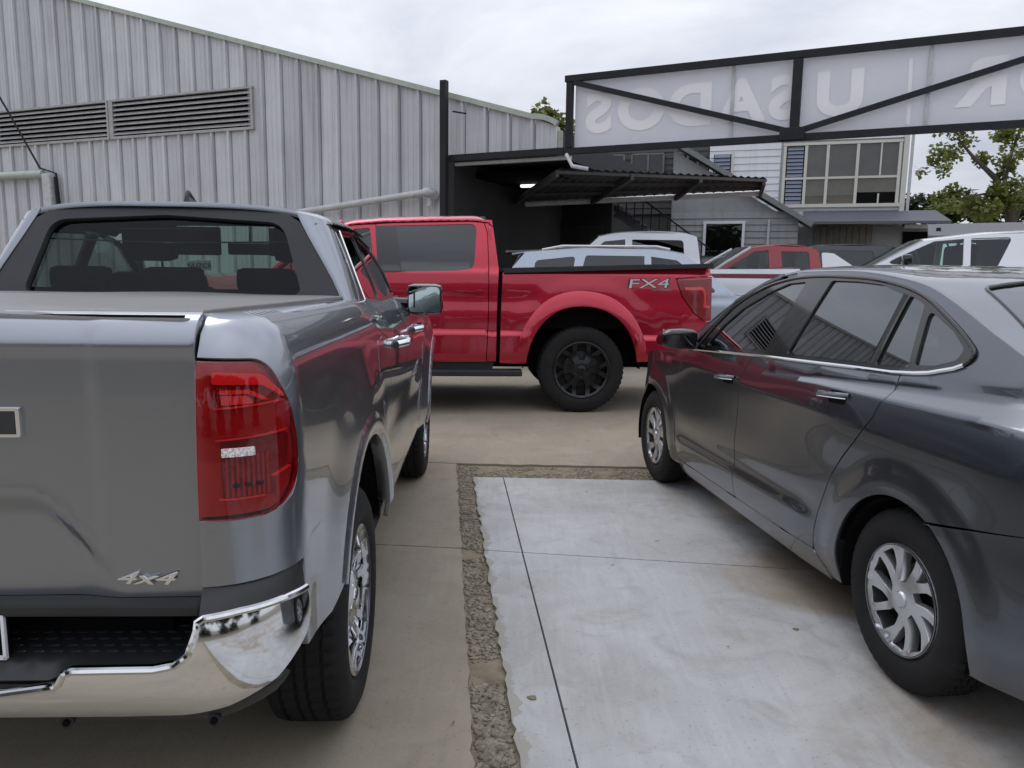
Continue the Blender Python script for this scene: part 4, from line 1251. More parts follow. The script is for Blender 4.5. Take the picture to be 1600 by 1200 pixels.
for sd_ in (1, -1):
    surf('bed_sail', rp([(-1.0, 1.42), (-1.0, 1.86, .04), (-1.25, 1.84, .06), (-1.85, 1.44, .03)]), lambda x, z, sd_=sd_: (x, sd_ * (.86 - .3 * (z - 1.38)), z), M['paint_white'], rp2, (0, sd_, 0), .15, .04)
for sd_ in (1, -1): tube('pillar_trim', [(1.40, sd_ * .86, 1.37), (1.0, sd_ * .80, 1.64), (.5, sd_ * .70, 1.94)], .03, M['paint_white'], rp2, 6)

# black SUV at the back
up = [(2.2, .95), (2.1, 1.18), (1.2, 1.32), (.55, 1.98), (.2, 2.06), (-1.2, 2.07), (-2.0, 2.0), (-2.25, 1.2)]
bgcar('black_suv', 'black sport utility car parked at the back before the grey house wall', 'car', (7.35, 19.2, 0), PI,
      flank(-2.3, 2.25, .7, .40, up, (-1.45, 1.4), .40),
      [(rp([(1.0, 1.42, .05), (.48, 1.92, .05), (.1, 1.95), (.1, 1.40, .03)]), M['g_dark']), (rp([(0, 1.40, .03), (0, 1.95), (-1.0, 1.95, .05), (-1.1, 1.40, .05)]), M['g_dark'])],
      [('bonnet', M['paint_black'], [(1.2, 1.32), (1.7, 1.27), (2.1, 1.18)]), ('windscreen', M['g_mid'], [(1.2, 1.32), (.9, 1.64), (.55, 1.98)]), ('roof', M['paint_black'], [(.55, 1.98), (.2, 2.06), (-.5, 2.09), (-1.2, 2.07), (-2.0, 2.0)]), ('tailgate_glass', M['g_dark'], [(-2.0, 2.0), (-2.15, 1.6), (-2.25, 1.2)]), ('front_panel', M['paint_black'], [(2.1, 1.18), (2.25, .9), (2.25, .5)])],
      .95, 1.36, .28, (-1.45, 1.4), M['paint_black'], .40)

# white pickup with canopy, nose to the left
up = [(2.35, 1.10), (2.3, 1.22), (1.66, 1.47), (1.02, 1.83), (.45, 1.905), (-.1, 1.92), (-2.9, 1.94), (-3.1, 1.55)]
wc = bgcar('canopy_pickup', 'white pickup with dark windowed canopy behind the grey sedan roof', 'pickup', (5.93, 9.55, 0), PI - .33,
      flank(-3.15, 2.4, .8, .5, up, (-2.0, 1.45), .42),
      [(rp([(1.45, 1.56, .04), (.92, 1.825, .05), (.62, 1.855), (.62, 1.55, .02)]), M['g_clear']), (rp([(.55, 1.55, .02), (.55, 1.86, .02), (.14, 1.875, .04), (.28, 1.55, .04)]), M['g_clear']),
       (rp([(-.42, 1.57, .03), (-.28, 1.875, .03), (-1.55, 1.885, .03), (-1.55, 1.57, .03)]), M['g_dark']), (rp([(-1.65, 1.57, .03), (-1.65, 1.885, .03), (-2.7, 1.885, .05), (-2.8, 1.57, .05)]), M['g_dark'])],
      [('bonnet', M['paint_white'], [(1.66, 1.47), (2.0, 1.36), (2.3, 1.22)]), ('windscreen', M['g_clear'], [(1.66, 1.47), (1.4, 1.62), (1.02, 1.83)]), ('roof', M['paint_white'], [(1.02, 1.83), (.45, 1.905), (-.1, 1.935), (-1.5, 1.945), (-2.9, 1.94)]), ('canopy_hatch', M['g_dark'], [(-2.9, 1.94), (-3.0, 1.8), (-3.1, 1.55)]), ('tailgate', M['paint_white'], [(-3.1, 1.55), (-3.14, 1.1), (-3.15, .8)]), ('front_panel', M['paint_white'], [(2.3, 1.22), (2.4, 1.0), (2.4, .6)])],
      .98, 1.50, .30, (-2.0, 1.45), M['paint_white'], .42)
for sd_ in (1, -1):
    surf('canopy_frame', rp([(-.16, 1.545), (-.02, 1.905), (-2.95, 1.915, .04), (-3.02, 1.545, .04)]), lambda x, z, sd_=sd_: (x, sd_ * (.957 - .30 * (z - 1.50)), z), M['gloss_black'], wc, (0, sd_, 0), .2, .02,
         [rp([(-.42, 1.57, .03), (-.28, 1.875, .03), (-1.55, 1.885, .03), (-1.55, 1.57, .03)]), rp([(-1.65, 1.57, .03), (-1.65, 1.885, .03), (-2.7, 1.885, .05), (-2.8, 1.57, .05)])])
    bar('belt_rail', (1.0, sd_ * .968, 1.528), (-3.0, sd_ * .968, 1.535), .03, .045, M['chrome_trim'], wc)
bm = bmesh.new()
for x in (.5, -.25): add_box(bm, (x, 0, 1.62), (.14, 1.3, .38), .05)
bm_obj('seat_row', bm, M['seat'], wc)

# ================================================================== SILVER PICKUP (near left)
ram = thing('silver_pickup', 'silver grey double cab pickup with chrome rear bumper, seen from behind at left', 'pickup', (-1.382, 2.361, 0), math.atan2(.9993, -.0377))
RWC, FWC, WZ = .0, 2.97, .375
PS, PL_ = M['paint_silver'], M['plastic']
def bump_flare(x, z, cx, cz, r0, r1, h):
    r = math.hypot(x - cx, z - cz)
    if r < r0: return h
    return h * (1 - sstep(r0, r1, r))
def zt(x): return interp(x, [-.95, .72, 2.0, 3.0], [1.375, 1.335, 1.29, 1.24])
def _sh(x):
    k = sstep(.3, 1.0, x)
    return zt(x), lerp(.13, .21, k), lerp(.105, .155, k)
def ZW(x, v):
    """parameter height to real height: the shoulder is rolled over evenly"""
    top, rs, dep = _sh(x)
    if v <= top - rs: return v
    th = min(1.0, (v - top + rs) / rs) * PI / 2
    return top - rs + rs * math.sin(th)
def Yb(x, z):
    y = .922
    if z < .62: y -= .05 * ((.62 - z) / .2) ** 2
    top, rs, dep = _sh(x)
    if z > .98: y -= .018 * ((min(z, 1.28) - .98) / .3) ** 2
    if z > top - rs:
        th = min(1.0, (z - top + rs) / rs) * PI / 2
        y -= dep * (1 - math.cos(th))
    y += bump_flare(x, z, RWC, .42, .54, .80, .022) + bump_flare(x, z, FWC, .42, .54, .78, .030)
    # a waist line pressed along the flank
    y -= .010 * math.exp(-((z - (.80 + .03 * x)) / .07) ** 2) * sstep(.4, .7, x) * (1 - sstep(2.0, 2.4, x))
    if x > 2.9: y -= .22 * ((x - 2.9) / .9) ** 2
    return y
CR = .16
XR = -.955
XC = XR + CR
CL = CR * PI / 2
def Wp(s, z, ex=0.0):
    """wraps from the flank round the rear corner on to the rear face (right side)"""
    if s <= 0:
        x = XC - s
        return (x, -(Yb(x, z) + ex), ZW(x, z))
    ins = Yb(XC, z) - .922
    zz = ZW(XC, z)
    if s < CL:
        a = s / CR
        n = (-math.sin(a), -math.cos(a)); c = (XC, -(.922 - CR))
        return (c[0] + n[0] * (CR + ins + ex), c[1] + n[1] * (CR + ins + ex), zz)
    return (XR - ins - ex, -(.922 - CR) + (s - CL), zz)
TE = CL + (.762 - .7505)                        # where the tailgate shut line falls in s
def LM(p):
    """lamp drawing units to (s, z) on the corner"""
    return (.050 + (p[0] - .036) * (TE - .006 - .050) / (.264 - .036), .985 + (p[1] - .972) * (1.270 - .985) / (1.290 - .972)) + tuple(p[2:])
lamp_out = rp([LM(p) for p in [(.264, .972), (.10, .976, .09), (.036, 1.04, .10), (.034, 1.12, .1), (.046, 1.20, .08), (.095, 1.286, .10), (.264, 1.290)]], 10)
def grow(poly, d):
    o = []
    k = len(poly)
    for i in range(k):
        a, b = Vector(poly[i - 1]), Vector(poly[(i + 1) % k])
        t = (b - a).normalized()
        o.append((poly[i][0] - t.y * d, poly[i][1] + t.x * d))
    return o
lamp_cut = [p for p in grow(lamp_out, .0055) if p[0] < TE - .012]
arch_r = arc(RWC, .42, .535, 9, 152, 26)
quarter = [(-(.725 - XC), 1.334), (-(.725 - XC), 1.02, .05), (-(.56 - XC), .80, .05), (-(.515 - XC), .50)]
quarter = [(-(.725 - XC), zt(.725)), (-(.725 - XC), 1.02), (-(.70 - XC), .95), (-(.625 - XC), .80), (-(.585 - XC), .62), (-(.565 - XC), .50)]
quarter += [(-(x - XC), z) for x, z in arch_r]
quarter += [(-(-.62 - XC), .645), (.02, .66), (.03, .86), (TE - .003, .848), (TE - .003, .980)] + lamp_cut + [(TE - .003, 1.2755)]
quarter += [(TE - .003, 1.3745), (0.0, 1.3745)]
q_ = surf('bedside', quarter, Wp, PS, ram, (-.5, -1, .2), .035, .02)
mirror(q_)
# flare moulding round the rear wheel
def flare(cx, r0, r1, a0, a1, off, hmdir=None):
    pl = [(cx + r1 * math.cos(rad(a0 + (a1 - a0) * i / 30)), .42 + r1 * math.sin(rad(a0 + (a1 - a0) * i / 30))) for i in range(31)]
    pl += [(cx + r0 * math.cos(rad(a1 + (a0 - a1) * i / 30)), .42 + r0 * math.sin(rad(a1 + (a0 - a1) * i / 30))) for i in range(31)]
    rm, hw_ = (r0 + r1) / 2, (r1 - r0) / 2
    def fn(x, z):
        r = math.hypot(x - cx, z - .42)
        t = max(-1, min(1, (r - rm) / hw_))
        return (x, -(Yb(x, z) + off * (1 - .55 * t * t) - .008), z)
    f = surf('wheel_arch_moulding', pl, fn, PS, ram, (0, -1, 0), .022, .05)
    return mirror(f)
flare(RWC, .515, .59, 17, 154, .017); flare(FWC, .50, .575, 8, 172, .022)
# lamps
def lampfn(s, z):
    e = .010 - .006 * sstep(.22, .0, s)
    return Wp(s, z, e)
lm = surf('tail_lamp', lamp_out, lambda s, z: Vector(lampfn(s, z)) + Vector((.022, .010, 0)), M['bowl'], ram, (-1, -.5, 0), .016, -.0)
def lpart(name, pts, mt, ex=.003, hem=.010):
    surf(name, rp([LM(p) for p in pts], 6), lambda s, z: Vector(lampfn(s, z)) + Vector((.022 - ex, .010 - ex * .4, 0)), mt, lm, (-1, -.5, 0), .012, hem)
lpart('lens_band', [(.228, 1.205, .004), (.228, 1.145, .004), (.052, 1.152, .004), (.052, 1.213, .01)], M['bowl_band'], .012)
lpart('lens_dark_cell', [(.215, 1.137, .004), (.215, 1.010, .004), (.11, 1.010, .01), (.072, 1.06, .01), (.060, 1.140, .008)], M['bowl_dark'], .002)
lpart('light_ring', [(.230, 1.276, .004), (.115, 1.270, .06), (.055, 1.222, .03), (.070, 1.222), (.122, 1.254, .05), (.230, 1.259, .004)], M['bowl_bright'], .010)
lpart('lens_dark_cell', [(.228, 1.256, .004), (.228, 1.218, .004), (.080, 1.222, .01), (.125, 1.250, .04)], M['bowl_dark'], .003)
lpart('light_ring', [(.216, 1.246, .003), (.150, 1.244, .03), (.108, 1.220, .01), (.122, 1.220), (.154, 1.236, .02), (.216, 1.238, .003)], M['bowl_bright'], .008)
lpart('reverse_lamp', [(.212, 1.234, .004), (.212, 1.214, .003), (.142, 1.215, .012), (.158, 1.232, .012)], M['bowl_clear'], .007)
lpart('lens_rib', [(.228, 1.2100), (.228, 1.2072), (.066, 1.2152), (.066, 1.2180)], M['bowl_bright'], .020)
lpart('lens_rib', [(.226, 1.1428), (.226, 1.1400), (.064, 1.1482), (.064, 1.1510)], M['bowl_bright'], .018)
lpart('lens_rib', [(.222, 1.0115), (.222, 1.009), (.13, 1.009), (.13, 1.0115)], M['bowl_bright'], .008)
lpart('lens_rib', [(.11, 1.052), (.11, 1.049), (.060, 1.062), (.060, 1.065)], M['bowl_bright'], .012)
lpart('side_cell', [(.105, 1.045, .004), (.052, 1.062, .004), (.075, 1.015, .02), (.105, .995, .01)], M['bowl_band'], .006)
lpart('reflector_plate', [(.216, 1.126, .002), (.216, 1.108, .002), (.150, 1.108, .002), (.150, 1.126, .002)], M['reflex'], .026)
for k in range(3):
    lpart('bulb_shade', [(.196 - k * .024, 1.044, .003), (.196 - k * .024, 1.036, .003), (.180 - k * .024, 1.036, .003), (.180 - k * .024, 1.044, .003)], M['cabin'], .008)
for k in range(9): lpart('lens_flute', [(.208 - k * .0105, 1.104), (.208 - k * .0105, 1.014), (.203 - k * .0105, 1.014), (.203 - k * .0105, 1.104)], M['bowl'], .006, .004)
surf('lens_cover', lamp_out, lampfn, M['lens_cover'], lm, (-1, -.5, 0), .016, .004)
mirror(lm)
for ch in list(lm.children):
    pass
# pale lip under the lamp
lip = surf('lamp_lip', [LM(p) for p in [(.264, .966), (.14, .968), (.095, .978), (.060, 1.000), (.043, 1.030), (.032, 1.075), (.027, 1.05), (.040, 1.010), (.070, .973), (.125, .950), (.264, .947)]], lambda s, z: Wp(s, z, .004), PS, ram, (-1, -.5, .8), .02, .008)
mirror(lip)
# tailgate
TY = .7475
def Tg(y, z):
    x = XR + .004 + .016 * (y / TY) ** 2
    zz = z
    if z > 1.285:
        th = min(1.0, (z - 1.285) / .09) * PI / 2
        x += .075 * (1 - math.cos(th)); zz = 1.285 + .09 * math.sin(th)
    ay = abs(y)
    x += .010 * sstep(1.310, 1.285, z) # step under the top rail
    zb = 1.020 - .15 * sstep(.42, .62, ay) - .02 * ay
    x += .018 * sstep(zb + .022, zb - .032, z) * sstep(.60, .49, ay)      # lower recess with a swept edge
    x += .005 * sstep(.575, .535, ay) * sstep(zb - .03, zb + .05, z)
    return (x, y, zz)
tg = surf('tailgate', rp([(-TY, .818, .01), (TY, .818, .01), (TY, 1.3745, .012), (-TY, 1.3745, .012)]), Tg, PS, ram, (-1, 0, .2), .015, .03)
box('tailgate_back', (-.86, 0, 1.09), (.06, 1.46, .5), M['dark'], ram)
# badges: 4x4 script and raised block letters
def on_tail(y, z, tilt=0.0):
    x = Tg(y, z)[0] - .004
    return Matrix.Translation((x, y, z)) @ Matrix.Rotation(rad(-90), 4, 'Z') @ Matrix.Rotation(rad(90), 4, 'X') @ Matrix.Rotation(tilt, 4, 'Z')
text_mesh('badge', '4x4', .036, .003, M['chrome'], ram, on_tail(-.633, .858, rad(-1)), 2.05, .35, .0006)
for ch, y in (('R', .42), ('A', 0.0)):
    text_mesh('badge_letter', ch, .085, .007, M['chrome_trim'], ram, on_tail(y, 1.165), 1.6, 0, .002)
# the M: two heavy legs with a dark face and bright border
for y0, y1 in ((-.325, -.424),):
    for (a, b) in ((-.362, -.422), (-.24, -.30)):
        bl = surf('badge_letter', rp([(a, 1.140, .003), (b, 1.140, .003), (b, 1.196, .003), (a, 1.196, .003)]), lambda y, z: (Tg(y, z)[0] - .011, y, z), M['chrome'], ram, (-1, 0, 0), .03, .012)
        surf('badge_face', rp([(a - .006, 1.146), (b + .006, 1.146), (b + .006, 1.190), (a - .006, 1.190)]), lambda y, z: (Tg(y, z)[0] - .0125, y, z), M['plastic_grey'], bl, (-1, 0, 0), .03, .001)
box('camera_handle', (-.965, 0, 1.25), (.02, .26, .05), M['gloss_black'], ram, .006)
# rail caps and bed cover
capo = [Wp(-(.72 - XC) + (TE + (.72 - XC)) * i / 40, 1.3735)[:2] for i in range(41)]
cap_poly = capo + [(-.86, -.745), (.72, -.735)]
cp = surf('bed_rail', cap_poly, lambda x, y: (x, y, zt(x) - .0015), PS, ram, (0, 0, 1), .06, .02)
mirror(cp)
def cov(x, y):
    r = sstep(-.80, -.90, x)
    return (x, y, lerp(1.378, 1.345, (x + .9) / 1.6) + .008 * (1 - (y / .74) ** 2) - .014 * r * r + .0025 * math.sin(y * 9 + x * 3) * sstep(.74, .6, abs(y)))
surf('tonneau_cover', rp([(-.905, -.735, .02), (.79, -.725, .02), (.79, .725, .02), (-.905, .735, .02)]), cov, M['vinyl'], ram, (0, 0, 1), .06, .012)
box('tonneau_shadow_strip', (-.885, 0, 1.352), (.03, 1.44, .035), M['dark'], ram)  # dark strip stands in for the shadow under the cover's rear edge
tube('tonneau_rail', [(-.83, -.735, 1.352), (.74, -.725, 1.33)], .010, PL_, ram, 8)

# chrome bumper with step
BR, BX, BHW = .22, -1.025, .94
BC, BL = BX + .22, .22 * PI / 2
def Bp(s, z, ex=0.0):
    bow = -.016 * ((z - .70) / .11) ** 2 - .05 * max(0, (.66 - z) / .1) ** 2
    e = bow + ex
    if s < 0: return (BC - s, -(BHW + e), z)
    if s < BL:
        a = s / BR
        return (BC - math.sin(a) * (BR + e), -(BHW - BR) - math.cos(a) * (BR + e), z)
    return (BX - e, -(BHW - BR) + (s - BL), z)
def bs(y): return BL + (BHW - BR) - abs(y)
chrome = [(.06, .715), (.035, .75), (.03, .797), (.12, .806), (.22, .809), (bs(.775), .806), (bs(.762), .800), (bs(.757), .775), (bs(.745), .742), (bs(.72), .722), (bs(.68), .714), (bs(.53), .712), (bs(.515), .706), (bs(.505), .688), (bs(.495), .680), (bs(.40), .666), (bs(.30), .660), (bs(.0), .660),
          (bs(0), .606), (bs(.6), .606), (bs(.72), .610), (.25, .622), (.15, .655)]
b_ = surf('rear_bumper', chrome, Bp, M['chrome'], ram, (-1, -.4, 0), .022, .035, hemdir=(.9, .35, -.1))
mirror(b_)
# rolled bright top edge of the chrome
edge = [Bp(s, z, -.002) for s, z in resample(chrome[2:19], .02, False)]
e_ = tube('bumper_edge', edge, .0075, M['chrome'], ram, 8); mirror(e_)
# rubber corner pads between body and chrome
def padfn(s, k):
    f = s
    a = Vector(Bp(lerp(.03, bs(.765), f), lerp(.797, .802, f), -.004))
    b = Vector(Wp(lerp(.02, TE, f), lerp(.868, .852, f), -.02))
    p = a.lerp(b, k)
    p.z += .012 * math.sin(PI * k)
    return p
pd = surf('bumper_pad', [(0, 0), (1, 0), (1, 1), (0, 1)], padfn, PL_, ram, (-.4, -.2, 1), .06, .02); mirror(pd)
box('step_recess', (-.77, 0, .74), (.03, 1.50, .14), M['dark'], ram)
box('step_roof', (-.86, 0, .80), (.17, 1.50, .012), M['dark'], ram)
sill_ = box('tailgate_sill', (-.935, 0, .803), (.05, 1.50, .028), PL_, ram, .008)
def stepfn(x, y): return (x, y, .702 + .012 * sstep(-.93, -.80, x) - .035 * sstep(.52, .47, abs(y)) * sstep(-.95, -1.0, x) + .05 * sstep(.70, .76, abs(y)))
surf('step_pad', [(-.985, -.735), (-.775, -.735), (-.775, .735), (-.985, .735)], stepfn, PL_, ram, (0, 0, 1), .03, .02)
bm = bmesh.new()
for i in range(6):
    for k in range(11):
        y = -.685 + k * .036 + (i % 2) * .018
        x = -.81 - i * .023
        for sg in (1, -1):
            bmesh.ops.create_icosphere(bm, subdivisions=1, radius=1, matrix=Matrix.Translation((x, sg * y, stepfn(x, y)[2])) @ Matrix.Diagonal((.0045, .0125, .0035, 1)))
o = bm_obj('step_tread', bm, M['plastic_grey'], ram, True); o['kind'] = 'stuff'
val = surf('bumper_valance', [(.10, .64), (.25, .615), (bs(.72), .603), (bs(0), .603), (bs(0), .50), (bs(.55), .52), (.25, .555), (.12, .60)], lambda s, z: Bp(s, z, -.012 - .10 * max(0, .60 - z)), PL_, ram, (-1, -.4, 0), .04, .02); mirror(val)
for y in (-.765, -.48, .48, .765):
    x = Bp(bs(y), .575, -.012)[0] + .012
    bm = bmesh.new()
    bmesh.ops.create_cone(bm, cap_ends=True, segments=20, radius1=.014, radius2=.012, depth=.012, matrix=Matrix.Translation((x - .012, y, .572)) @ Matrix.Rotation(rad(90), 4, 'Y'))
    sn = bm_obj('parking_sensor', bm, PL_, ram, True)
    bm = bmesh.new()
    bmesh.ops.create_cone(bm, cap_ends=True, segments=16, radius1=.007, radius2=.007, depth=.004, matrix=Matrix.Translation((x - .020, y, .572)) @ Matrix.Rotation(rad(90), 4, 'Y'))
    bm_obj('sensor_face', bm, M['dark'], sn, True)
pl_ = box('licence_plate', (-.945, 0, .755), (.012, .74, .105), M['dark'], ram)
for (c, s) in (((-.955, 0, .805), (.008, .745, .006)), ((-.955, 0, .705), (.008, .745, .006)), ((-.955, .37, .755), (.008, .006, .105)), ((-.955, -.37, .755), (.008, .006, .105))):
    box('plate_border', c, s, M['label_white'], pl_)
# doors, front wing, sill
def rsurf(name, poly, res=.05, hem=.016, mt=None, off=0.0, par=None, holes=()):
    o = surf(name, poly, lambda x, v: (x, -(Yb(x, v) + off), ZW(x, v)), mt or PS, par or ram, (0, -1, .2), res, hem, holes)
    mirror(o); return o
rsurf('rear_door', [(.732, zt(.735)), (.732, 1.02), (.707, .948), (.632, .798), (.592, .62), (.575, .50), (1.62, .50), (1.60, .9), (1.565, zt(1.56))])
rsurf('front_door', [(1.572, zt(1.572)), (1.607, .9), (1.627, .50), (2.40, .50), (2.42, .9), (2.43, zt(2.43))])
farch = arc(FWC, .42, .52, 10, 166, 24)
rsurf('front_wing', [(2.437, zt(2.44)), (2.427, .9), (2.407, .50)] + farch[::-1] + [(3.70, .52), (3.74, 1.05), (3.55, 1.17), (3.1, zt(3.1))] , .05)
rsurf('sill', [(.56, .49), (.60, .49), (2.42, .49), (2.42, .36), (.56, .36)], .08, .02, PL_, -.03)
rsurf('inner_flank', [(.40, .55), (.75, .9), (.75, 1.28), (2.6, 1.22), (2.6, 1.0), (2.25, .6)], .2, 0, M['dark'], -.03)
for x in (.93, 1.72):
    h = tube('door_handle', [(x, -.925, 1.135), (x + .03, -.962, 1.142), (x + .18, -.962, 1.145), (x + .21, -.92, 1.142)], .016, M['chrome'], ram, 10); mirror(h)
fp = rsurf('fuel_flap', rp([(.40, 1.06, .02), (.56, 1.06, .02), (.56, 1.20, .02), (.40, 1.20, .02)]), .03, .004, None, .0015)
# wheel wells and wheels
for cx in (RWC, FWC):
    for sg in (1, -1):
        bm = bmesh.new()
        A = [(cx + .53 * math.cos(rad(a)), .42 + .53 * math.sin(rad(a))) for a in range(10, 166, 5)]
        f1 = [bm.verts.new((x, sg * .895, z)) for x, z in A]; f2 = [bm.verts.new((x, sg * .50, z)) for x, z in A]
        for i in range(len(A) - 1): bm.faces.new((f1[i], f1[i + 1], f2[i + 1], f2[i]))
        bm.faces.new(f2)
        bm_obj('wheel_well', bm, M['dark'], ram)
box('underbody', (1.3, 0, .52), (3.2, 1.0, .42), M['dark'], ram)
box('bed_floor', (-.1, 0, .80), (1.5, 1.3, .3), M['dark'], ram)
for cx, t_ in ((RWC, 12), (FWC, 35)):
    for sg in (-1, 1): make_wheel(ram, (cx + (.065 if cx < 1 else .03), sg * .90, WZ), sg, WZ, .252, .255, 'twin', M['rim_chrome'], t_)

# cab
def Yc(x, z):
    return .775 - .36 * (z - 1.29) - .16 * (z - 1.29) ** 2 - .12 * max(0, x - 1.9) ** 2 - .02 * max(0, 1.0 - x)
XB = lambda z: .765 + .34 * (z - 1.33)              # back of cab
yA = lambda z: lerp(.718, .498, sstep(1.30, 1.74, z) * .35 + .65 * (z - 1.30) / .42)
def backfn(y, z): return (XB(z) + .055 * (y / .7) ** 2, y, z)
zc = lambda y: 1.712 - .05 * (abs(y) / .5) ** 3
back_out = [(-yA(1.30), 1.30), (yA(1.30), 1.30)] + [(yA(z), z) for z in (1.38, 1.46, 1.54, 1.60)] + [(yA(1.64) - .002, 1.64), (.484, 1.671), (.44, 1.686), (.36, 1.695), (.2, 1.709), (0, 1.714), (-.2, 1.709), (-.36, 1.695), (-.44, 1.686), (-.484, 1.671), (-yA(1.64) + .002, 1.64)] + [(-yA(z), z) for z in (1.60, 1.54, 1.46, 1.38)]
win_in = rp([(-.555, 1.345, .03), (.555, 1.345, .03), (.465, 1.636, .09), (0, 1.660, .3), (-.465, 1.636, .09)], 6)
bf = surf('rear_window_surround', back_out, lambda y, z: Vector(backfn(y, z)) + Vector((.012 * sstep(.0, 1.0, 0), 0, 0)), M['plastic_grey'], ram, (-1, 0, .1), .035, .035, [win_in])
rw = surf('rear_window', win_in, lambda y, z: Vector(backfn(y, z)) + Vector((.03, 0, 0)), M['g_rear'], ram, (-1, 0, .1), .06, 0)
tube('defroster_bar', [(.10 - .0 + XB(1.55) - .02, -.50, 1.560), (XB(1.55) + .03, 0, 1.548), (XB(1.55) + .08, .50, 1.560)], .0035, M['plastic_grey'], rw, 6)
tube('defroster_bar', [(XB(1.61) + .05, -.2, 1.602), (XB(1.61) + .04, 0, 1.606), (XB(1.61) + .05, .22, 1.602)], .003, M['plastic_grey'], rw, 6)
# rear pillar wraps from the surround to the side windows
def pilfn(k, z):
    a = Vector(backfn(-yA(z), z)) + Vector((-.004, -.002, 0))
    b = Vector((XB(z) + .20, -Yc(XB(z) + .20, z), z))
    c = Vector((XB(z) + .030, -Yc(XB(z), z) - .004, z))
    return a * (1 - k) ** 2 + c * 2 * k * (1 - k) + b * k * k
pil = surf('rear_pillar', [(0, 1.31), (1, 1.30), (1, 1.640), (.5, 1.662), (0, 1.682)], pilfn, PS, ram, (-.4, -1, .2), .05, .014); mirror(pil)
# roof
def roofn(t, x):
    th = t * PI / 2
    ww = .634 - .05 * max(0, x - 1.5) ** 2 - .30 * max(0, 1.06 - x)
    zs = 1.640 - .10 * max(0, x - 1.35) ** 2 - .03 * max(0, .98 - x)
    return (x + .05 * math.sin(th) ** 2 * sstep(1.1, .85, x) , ww * math.sin(th), zs + .076 * (1 - (1 - math.cos(th)) ** 1.5))
rf = surf('roof', [(-1, .872), (1, .872), (1, 1.85), (-1, 1.85)], roofn, PS, ram, (0, 0, 1), .05, .02)
bm = bmesh.new()
fin = [(0, 0), (.16, 0), (.155, .012), (.10, .03), (.045, .072), (.022, .075), (.010, .05)]
l_ = [bm.verts.new((1.10 + x, .018, 1.705 + z)) for x, z in fin]; r_ = [bm.verts.new((1.10 + x, -.018, 1.705 + z)) for x, z in fin]
for i, v in enumerate(l_ + r_):
    f = 1 - (v.co.z - 1.705) / .085; v.co.y *= max(.25, f)
bm.faces.new(l_); bm.faces.new(r_)
for i in range(len(fin)): bm.faces.new((l_[i], l_[(i + 1) % len(fin)], r_[(i + 1) % len(fin)], r_[i]))
bm_obj('antenna_fin', bm, M['gloss_black'], ram)
# side glazing
fr_out = [(.975, 1.292), (1.03, 1.50), (1.085, 1.640), (1.55, 1.640), (1.95, 1.565), (2.20, 1.44), (2.42, 1.275)]
w1 = rp([(1.055, 1.318, .02), (1.155, 1.600, .03), (1.535, 1.606, .02), (1.535, 1.312, .02)])
w2 = rp([(1.62, 1.310, .02), (1.62, 1.602, .02), (1.90, 1.548, .04), (2.14, 1.43, .05), (2.28, 1.300, .02)])
sf = surf('window_frame', fr_out, sidefn(Yc, -1), M['gloss_black'], ram, (0, -1, 0), .05, .02, [w1, w2]); mirror(sf)
for w_ in (w1, w2):
    g_ = surf('side_window', w_, sidefn(Yc, -1, -.008), M['g_mid'], ram, (0, -1, .3), .08, 0); mirror(g_)
tr_ = tube('window_trim', [(1.03, -Yc(1.03, 1.31) - .006, 1.318), (1.145, -Yc(1.15, 1.61) - .006, 1.615), (1.545, -Yc(1.5, 1.62) - .006, 1.622)], .006, M['chrome'], ram, 6); mirror(tr_)
tr_ = tube('belt_trim', [(1.03, -Yc(1.03, 1.30) - .012, 1.303), (1.6, -Yc(1.6, 1.295) - .012, 1.296), (2.30, -Yc(2.3, 1.28) - .012, 1.283)], .010, M['chrome'], ram, 6); mirror(tr_)
# windscreen, bonnet, front
def wsfn(t, k):
    xb = lerp(2.42, 1.84, k) ; z = lerp(1.265, 1.66, k)
    wd = lerp(.70, .565, k)
    return (xb + .10 * (1 - t * t), wd * t, z + .03 * (1 - t * t) * k)
surf('windscreen', [(-1, 0), (1, 0), (1, 1), (-1, 1)], wsfn, M['g_clear'], ram, (1, 0, .8), .12, 0)
for sg in (1, -1): tube('front_pillar', [(2.45, sg * .715, 1.26), (2.15, sg * .66, 1.46), (1.86, sg * .585, 1.622)], .024, PS, ram, 8)
def hoodfn(x, y):
    return (x, y, 1.275 - .030 * (x - 2.3) - .075 * max(0, x - 3.0) ** 2 - .07 * (abs(y) / .78) ** 3 + .02 * sstep(.5, .4, abs(y)))
surf('bonnet', rp([(2.36, -.76, .02), (3.68, -.66, .1), (3.68, .66, .1), (2.36, .76, .02)]), hoodfn, PS, ram, (0, 0, 1), .07, .02)
box('front_bumper', (3.72, 0, .62), (.16, 1.70, .34), M['chrome'], ram, .05)
box('grille', (3.70, 0, .98), (.08, 1.35, .32), M['gloss_black'], ram, .03)
for sg in (1, -1): box('headlamp', (3.68, sg * .70, 1.0), (.10, .24, .20), M['lens_clear'], ram, .03)
# door mirrors: black housing, glass facing back
for sg in (-1, 1):
    bm = bmesh.new()
    add_box(bm, (1.99, sg * .965, 1.285), (.12, .20, .172), .042)
    mr = bm_obj('door_mirror', bm, M['gloss_black'], ram, True)
    gp = rp([(sg * .965 - .085, 1.215, .03), (sg * .965 + .085, 1.215, .03), (sg * .965 + .085, 1.355, .03), (sg * .965 - .085, 1.355, .03)])
    surf('mirror_glass', gp, lambda y, z: (1.927 - .06 * (y * sg - .965) * 1.0, y, z), M['mirror'], mr, (-1, 0, 0), .05, .002)
    tube('mirror_arm', [(2.02, sg * .75, 1.265), (2.02, sg * .90, 1.262)], .028, M['gloss_black'], mr, 8)
